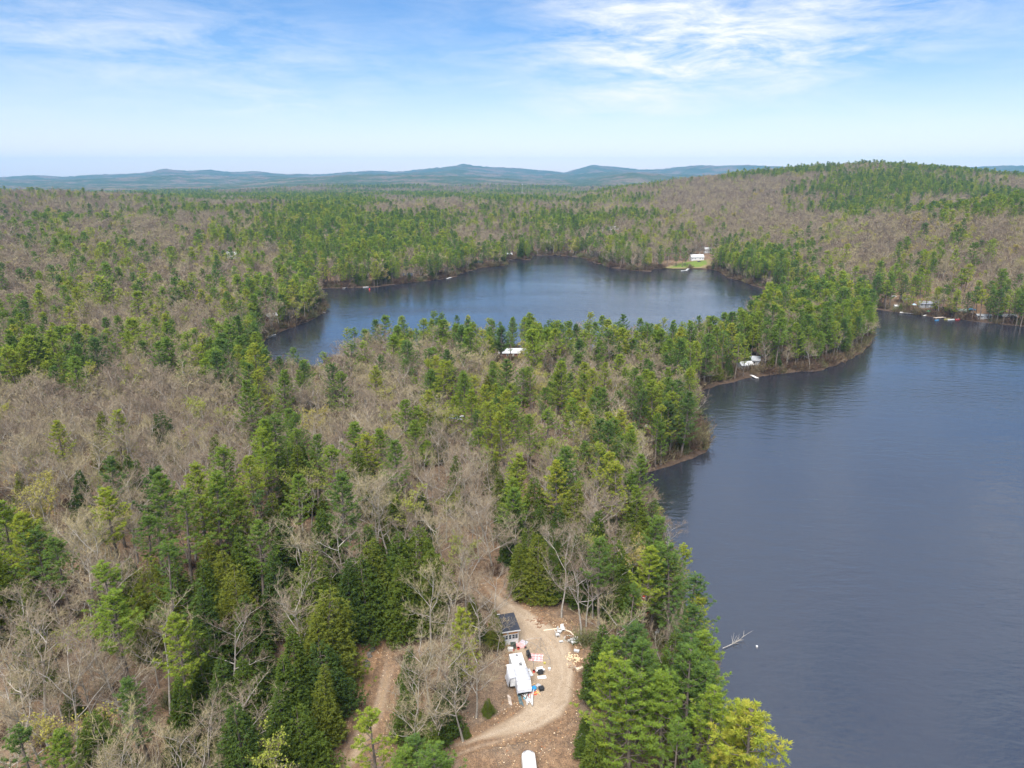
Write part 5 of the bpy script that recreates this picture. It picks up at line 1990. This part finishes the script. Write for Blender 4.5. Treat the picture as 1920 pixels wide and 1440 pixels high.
dock(1690, 587.5, 1722, 590, 1.8, 'long white swimming platform off the cabin shore', WHITE)
dock(1640, 577, 1634, 581, 2.0, 'pale dock by the tip of the spit channel')
dock(1738, 591, 1732, 593.5, 1.4, 'narrow white gangplank beside the green parasol', WHITE)
dock(1770, 596, 1752, 597.5, 2.4, 'brown wooden landing before the dark cabin', OLDWOOD)
boat(1776, 599, 4.5, YELLOW, 'yellow kayak floating off the cabin shore', 0.1, None, 0.9, 'kayak')
boat(1784, 600, 5.0, WHITE, 'white motorboat off the cabin shore', 0.2)
boat(1757, 601, 3.0, BLUE, 'blue paddle boat off the brown landing', 0.2)
boat(1796, 600, 3.5, RED, 'red boat drawn up beneath the railed cabin', 0.2, None, None, 'rowing_boat', False)
boat(1633, 576, 4.0, GREENP, 'green canoe on the bank beside the channel dock', 0.1, None, 1.0, 'canoe', False)


def parasol(px, py, mat, label):
    t = thing('parasol', wpos(px, py), 0, label, 'parasol')
    g = Geo()
    g.tube([V(0, 0, 0), V(0, 0, 2.6)], [0.04, 0.04], 6)
    part('pole', g, STEEL, t)
    g = Geo()
    g.tube([V(0, 0, 1.9), V(0, 0, 2.65)], [1.7, 0.05], 8)
    part('canopy', g, mat, t)
    sight(px, py, 12, 9)


parasol(1740, 589, GREENP, 'green parasol on the bank among the docks')
parasol(1713, 577, mc('light_blue_canvas', (0.35, 0.52, 0.68), 0.7), 'light blue canopy behind the swimming platform')

# left shore of the basin
boat(509, 630, 7.0, WHITE, 'white pontoon boat moored under the left shore pines', yaw((497, 630), (520, 627)), WHITE, 2.6, 'pontoon_boat')
dock(478, 646, 490, 645, 1.6, 'pale dock beyond the pontoon boat in the cove')
dock(562, 603, 576, 602, 1.6, 'pale dock halfway along the wooded left shore')
dock(597, 588, 610, 587, 1.6, 'pale dock at the tip of the left shore')
house(508, 600, 7, 6, 3, 0.8, BROWNW, GREYR, 'brown cottage hidden among pines on the left shore', 'shore_cottage', 1.6, 3, keep=0.6)
# far shore of the basin
for px, py, lb in ((652, 541, 'pale dock beneath the dense pines of the far shore'), (668, 539, 'small white raft off the far shore pines'), (846, 523, 'pale dock before the dark cottages of the far shore')):
    dock(px, py - 2, px - 8, py + 0.5, 2.2, lb)
boat(686, 539, 5.0, WHITE, 'white boat floating beside the far shore raft', 0.3)


def buoy(px, py):
    x, y = at(px, py, 0)
    t = thing('buoy', (float(x) * UNIT, float(y) * UNIT, 0), 0, 'red buoy floating off the far shore', 'buoy')
    g = Geo()
    g.tube([V(0, 0, -0.3), V(0, 0, 0.2), V(0, 0, 0.9), V(0, 0, 1.2)], [0.5, 0.6, 0.45, 0.1], 10, 0, True)
    part('float', g, RED, t)
    g = Geo()
    g.tube([V(0, 0, 1.1), V(0, 0, 1.7)], [0.05, 0.05], 6, 0, True)
    part('staff', g, STEEL, t)


buoy(693, 543)
for px, py, wl_, rf, lb in ((765, 522, DARK, SHING, 'dark cottage among far shore pines above a brown bank'), (897, 498, BROWNW, SHING, 'dark brown cottage near the narrows of the basin'), (953, 482, BROWNW, GREYR, 'brown cottage with pale roof at the inlet'), (842, 508, GREYW, SHING, 'grey cottage between pines above the far dock')):
    house(px, py, 9, 7, 3, 0.1, wl_, rf, lb, 'far_cottage', 1.8, 3, keep=0.3)
# houses farther off in the woods
for px, py, w_, wl_, rf, lb in ((524, 391, 22, SIDING, REDR, 'far white farmhouse with reddish roof in the woods'), (683, 415, 24, SIDING, GREYR, 'far white building beside a brown clearing'), (742, 452, 14, SIDING, GREYR, 'white house in the pine woods behind the basin'), (1143, 432, 26, SIDING, GREYR, 'long white building on the slope behind the basin'), (298, 484, 9, GREYW, SHING, 'grey cabin in a gap of the left plateau woods'), (435, 484, 12, SIDING, GREYR, 'pale house glimpsed through pines behind the left shore'), (402, 482, 9, SIDING, GREYR, 'small pale cabin glimpsed through the left plateau pines')):
    house(px, py, w_, 9, 4, 0.05, wl_, rf, lb, 'distant_house', 2.2, 3, keep=0.45)


def mast():
    loc = wpos(979, 371)
    d = loc.length
    H = 24 / FPX * math.hypot(loc.x, loc.y) * 1.0
    t = thing('radio_mast', loc, 0, 'thin lattice radio mast above the wooded rise', 'mast')
    for k in range(3):
        a = k * 2.094
        g = Geo()
        g.tube([V(1.6 * math.cos(a), 1.6 * math.sin(a), 0), V(0.5 * math.cos(a), 0.5 * math.sin(a), H)], [0.28, 0.2], 5, 0, True)
        part('leg', g, ALU, t)
    for z in np.linspace(H * 0.1, H * 0.95, 9):
        s = 1.6 - 1.1 * z / H
        P = [V(s * math.cos(k * 2.094), s * math.sin(k * 2.094), z) for k in range(3)]
        g = Geo()
        g.tube(P + [P[0]], [0.12] * 4, 4)
        part('brace', g, ALU, t)
    part('antenna', gbox((0, 0, H - 1), (3.2, 3.2, 2.2)), ALU, t)


mast()


def lake_snag():
    random.seed(77)
    x, y = at(1384, 1206, 0)
    t = thing('fallen_branch', (float(x) * UNIT, float(y) * UNIT, 0.0), 0.4, 'dead grey branch sticking out of the water off the bank', 'branch')
    g = Geo()
    main = [V(-4.5, -0.4, 0.3), V(-1.6, 0, 0.25), V(0.4, 0.3, 0.4), V(2.2, 0.7, 0.8)]
    g.tube(main, [0.09, 0.07, 0.05, 0.02], 6, 0, True)
    part('stem', g, M['bark_grey'], t)
    for k in range(16):
        s_ = random.uniform(0.9, 2.9)
        i = int(s_)
        p = main[i].lerp(main[i + 1], s_ - i)
        d = V(random.uniform(0.2, 1.2), random.gauss(0, 0.9), random.uniform(-0.1, 1.0)).normalized() * random.uniform(1.0, 2.6)
        g = Geo()
        g.tube([p, p + d * 0.5 + V(0, 0, 0.1), p + d], [0.04, 0.03, 0.012], 4)
        part('twig', g, M['bark_grey'], t)


lake_snag()
bin_('mooring_float', 1419, 1213, (0.3, 0.3, 0.3), WHITE, 'small white float on the open lake off the dead branch', 'float')
SC.objects[[n_ for n_ in DONE if n_.startswith('mooring_float')][0]].location.z = -0.1


def stones():
    random.seed(15)
    line = [(748, 1152), (735, 1166), (722, 1178), (708, 1192), (700, 1212), (694, 1232), (684, 1256)]
    meshes = []
    for k in range(4):
        bm = bmesh.new()
        bmesh.ops.create_icosphere(bm, subdivisions=1, radius=0.5)
        g = Geo()
        g.add([Vector((v.co.x * random.uniform(0.7, 1.3), v.co.y * random.uniform(0.7, 1.2), v.co.z * random.uniform(0.5, 0.9))) for v in bm.verts], [tuple(v.index for v in f.verts) for f in bm.faces])
        bm.free()
        meshes.append(g.mesh('field_stone', [mc('dark_field_stone', (0.16, 0.14, 0.12), 0.95, 0.35, 2)]))
    for k in range(64):
        i = random.randrange(len(line) - 1)
        f = random.random()
        px_, py_ = [line[i][q] + (line[i + 1][q] - line[i][q]) * f + random.gauss(0, 2.2) for q in (0, 1)]
        o = link('field_stone', random.choice(meshes))
        o.location = wpos(px_, py_)
        o.rotation_euler = (random.random(), random.random(), random.random() * 6.28)
        sc_ = random.uniform(0.5, 1.3)
        o.scale = (sc_, sc_, sc_)
        DONE.add(o.name)
        tag(o, 'dark stone in the rough line across the leaf covered clearing', 'stone', 'stones in a rough line by the dirt track')


stones()


# ---- loose ground cover
def leaf_scatter():
    random.seed(9)
    v, f, mi = [], [], []
    P = [OPEN['camp'], OPEN['track']]
    cnt = 0
    xs = np.concatenate([RNG.uniform(p[:, 0].min(), p[:, 0].max(), 9000) for p in P])
    ys = np.concatenate([RNG.uniform(p[:, 1].min(), p[:, 1].max(), 9000) for p in P])
    keep = poly_inside(xs, ys, P[0]) | poly_inside(xs, ys, P[1])
    keep &= vnoise(xs / 3, ys / 3, 77) + RNG.random(len(xs)) * 0.6 > 0.75
    keep &= ~(poly_inside(xs, ys, DRIVE) & (poly_dist(xs, ys, DRIVE) > 1.2) & (RNG.random(len(xs)) < 0.93))
    xs, ys = xs[keep], ys[keep]
    zs = height(xs, ys)
    g = Geo()
    for x, y, z in zip(xs, ys, zs):
        c = V(x * UNIT, y * UNIT, z * UNIT + 0.10 + random.random() * 0.05)
        a = random.random() * 6.28
        s = random.uniform(0.10, 0.30)
        d = V(math.cos(a), math.sin(a), random.uniform(-.2, .3)) * s
        g.leaf(c, d, s * 0.7, random.choice((0, 0, 1, 2)))
    o = link('leaf_litter', g.mesh('leaf_litter', [mc('tan_dead_leaf', (0.42, 0.28, 0.15), 0.9), mc('rust_dead_leaf', (0.30, 0.13, 0.06), 0.9), mc('pale_dead_leaf', (0.56, 0.46, 0.33), 0.9)]))
    DONE.add(o.name)
    tag(o, 'dead leaves littering the open ground of the campsite', None, None, 'stuff')


leaf_scatter()




def brush():
    srcs = []
    bmt = foliage_mat('brush_twigs', [(0.0, (0.075, 0.050, 0.038)), (0.4, (0.125, 0.086, 0.062)), (0.7, (0.150, 0.125, 0.075)), (1.0, (0.095, 0.120, 0.040))], 0.1)
    for s in range(4):
        random.seed(1500 + s)
        g = Geo()
        for k in range(150):
            a, e = random.random() * 6.283, random.uniform(0.5, 1.5)
            d = V(math.cos(a) * math.cos(e), math.sin(a) * math.cos(e), math.sin(e)) * random.uniform(0.8, 1.9)
            p = V(random.gauss(0, 0.45), random.gauss(0, 0.45), -0.1)
            t = random.random()
            g.sliver(p, d, 0.07, 0, t)
            for q in range(3):
                d2 = (d.normalized() + V(random.gauss(0, .5), random.gauss(0, .5), random.gauss(.1, .4))).normalized() * random.uniform(0.3, 0.8)
                g.sliver(p + d * random.uniform(0.4, 0.95), d2, 0.055, 0, t)
        srcs.append(bpy.data.objects.new('brush_source', g.mesh('brush_shrub', [bmt])))
    X, Y, sd = scatter(60, 760, 2.1)
    r = np.hypot(X, Y)
    p = np.where(sd < 5.5, 0.55, 0.0)
    nearw = (r < 330) & (sd >= 5.5)
    p = np.where(nearw, 0.10 + 0.25 * (fbm(X / 15, Y / 15, 91, 2) > 0.55), p)
    k = RNG.random(len(X)) < p
    for nm in OPEN:
        ins = poly_inside(X, Y, OPEN[nm])
        k &= ~ins | ((poly_dist(X, Y, OPEN[nm]) < 2.2) & (RNG.random(len(X)) < 0.3))
    for yx, yy, yr in YARDS:
        k &= np.hypot(X - yx, Y - yy) > yr * 0.9
    px, py = project(X, Y, height(X, Y) + 0.5)
    for q in VIEW_OPEN:
        k &= ~(poly_inside(px, py, q) & (RNG.random(len(X)) < 0.9))
    for (x0, y0, x1, y1, dist, kp) in SIGHT:
        k &= ~((px > x0) & (px < x1) & (py > y0) & (py < y1) & (r < min(dist, 250)))
    X, Y = X[k], Y[k]
    Z = height(X, Y)
    gn_forest('lakeside_brush', np.stack([X, Y, Z], 1), srcs, 'reddish brown leafless brush along the shores and woods', np.where(lake_sd(X, Y) < 5.5, RNG.uniform(1.0, 2.3, len(X)), RNG.uniform(0.6, 1.3, len(X))), 1.0)


brush()
add_scatter(38, 330, 4.3, True)
add_scatter(330, 420, 4.4, True)
add_scatter(420, 800, 4.8)
add_scatter(800, 1900, 6.2)
add_scatter(1900, 2700, 9.0)


def add_shore():
    X, Y, sd = scatter(90, 680, 2.9)
    r = np.hypot(X, Y)
    k = (sd < 6.5) & (RNG.random(len(X)) < 0.62)
    for p in OPEN.values():
        k &= ~poly_inside(X, Y, p)
    for yx, yy, yr in YARDS:
        k &= np.hypot(X - yx, Y - yy) > yr * 0.8
    X, Y, r = X[k], Y[k], r[k]
    Z = height(X, Y)
    u = RNG.random(len(X))
    kind = np.where(u < 0.55, 0, np.where(u < 0.72, 1, np.where(u < 0.94, 2, 3)))
    hs = np.choose(kind, [RNG.uniform(9, 16, len(X)), RNG.uniform(4, 9, len(X)), RNG.uniform(6, 11, len(X)), RNG.uniform(5, 9, len(X))])
    keep = np.ones(len(X), bool)
    for f in (0.5, 0.8, 1.0):
        px, py = project(X, Y, Z + hs * f)
        for p in VIEW_WATER:
            for ox in (0, 1.3 * FPX / np.maximum(r, 1)):
                keep &= ~poly_inside(px + ox, py + 4, p)
    lucky = RNG.random(len(X))
    for f in (0.15, 0.5, 0.9):
        px, py = project(X, Y, Z + hs * f)
        for (x0, y0, x1, y1, dist, kp) in SIGHT:
            keep &= ~((px > x0) & (px < x1) & (py > y0) & (py < y1) & (r < dist + 3) & (lucky > max(kp, 0.25)))
    for i in np.nonzero(keep)[0]:
        trees.append((X[i], Y[i], Z[i], int(kind[i]), float(hs[i]), 0))


add_shore()
rest = place_trees()
place_rest(rest)
print('TREES', len(trees), {k: len(v) for k, v in rest.items()})


# ------------------------------------------------------------------ haze
def build_haze():
    m, n, l, out = new_mat('haze_air')
    v = n.new('ShaderNodeVolumePrincipled')
    v.inputs['Color'].default_value = (0.24, 0.58, 1.0, 1)
    v.inputs['Density'].default_value = 0.000048
    v.inputs['Anisotropy'].default_value = 0.0
    l.new(v.outputs[0], out.inputs['Volume'])
    me = bpy.data.meshes.new('haze')
    g = Geo()
    g.box((0, 0, 190), (30400, 30400, 420))
    me = g.mesh('haze', [m])
    o = link('haze', me)
    tag(o, 'thin pale blue haze hanging over the lake and hills', None, None, 'stuff')


# layout units to metres for everything laid out in layout units
for o in list(SC.objects):
    if o.parent is None and o.name not in DONE and o.type in ('MESH', 'EMPTY'):
        o.location = o.location * UNIT
        o.scale = o.scale * UNIT

USE_HAZE = True
if USE_HAZE:
    build_haze()
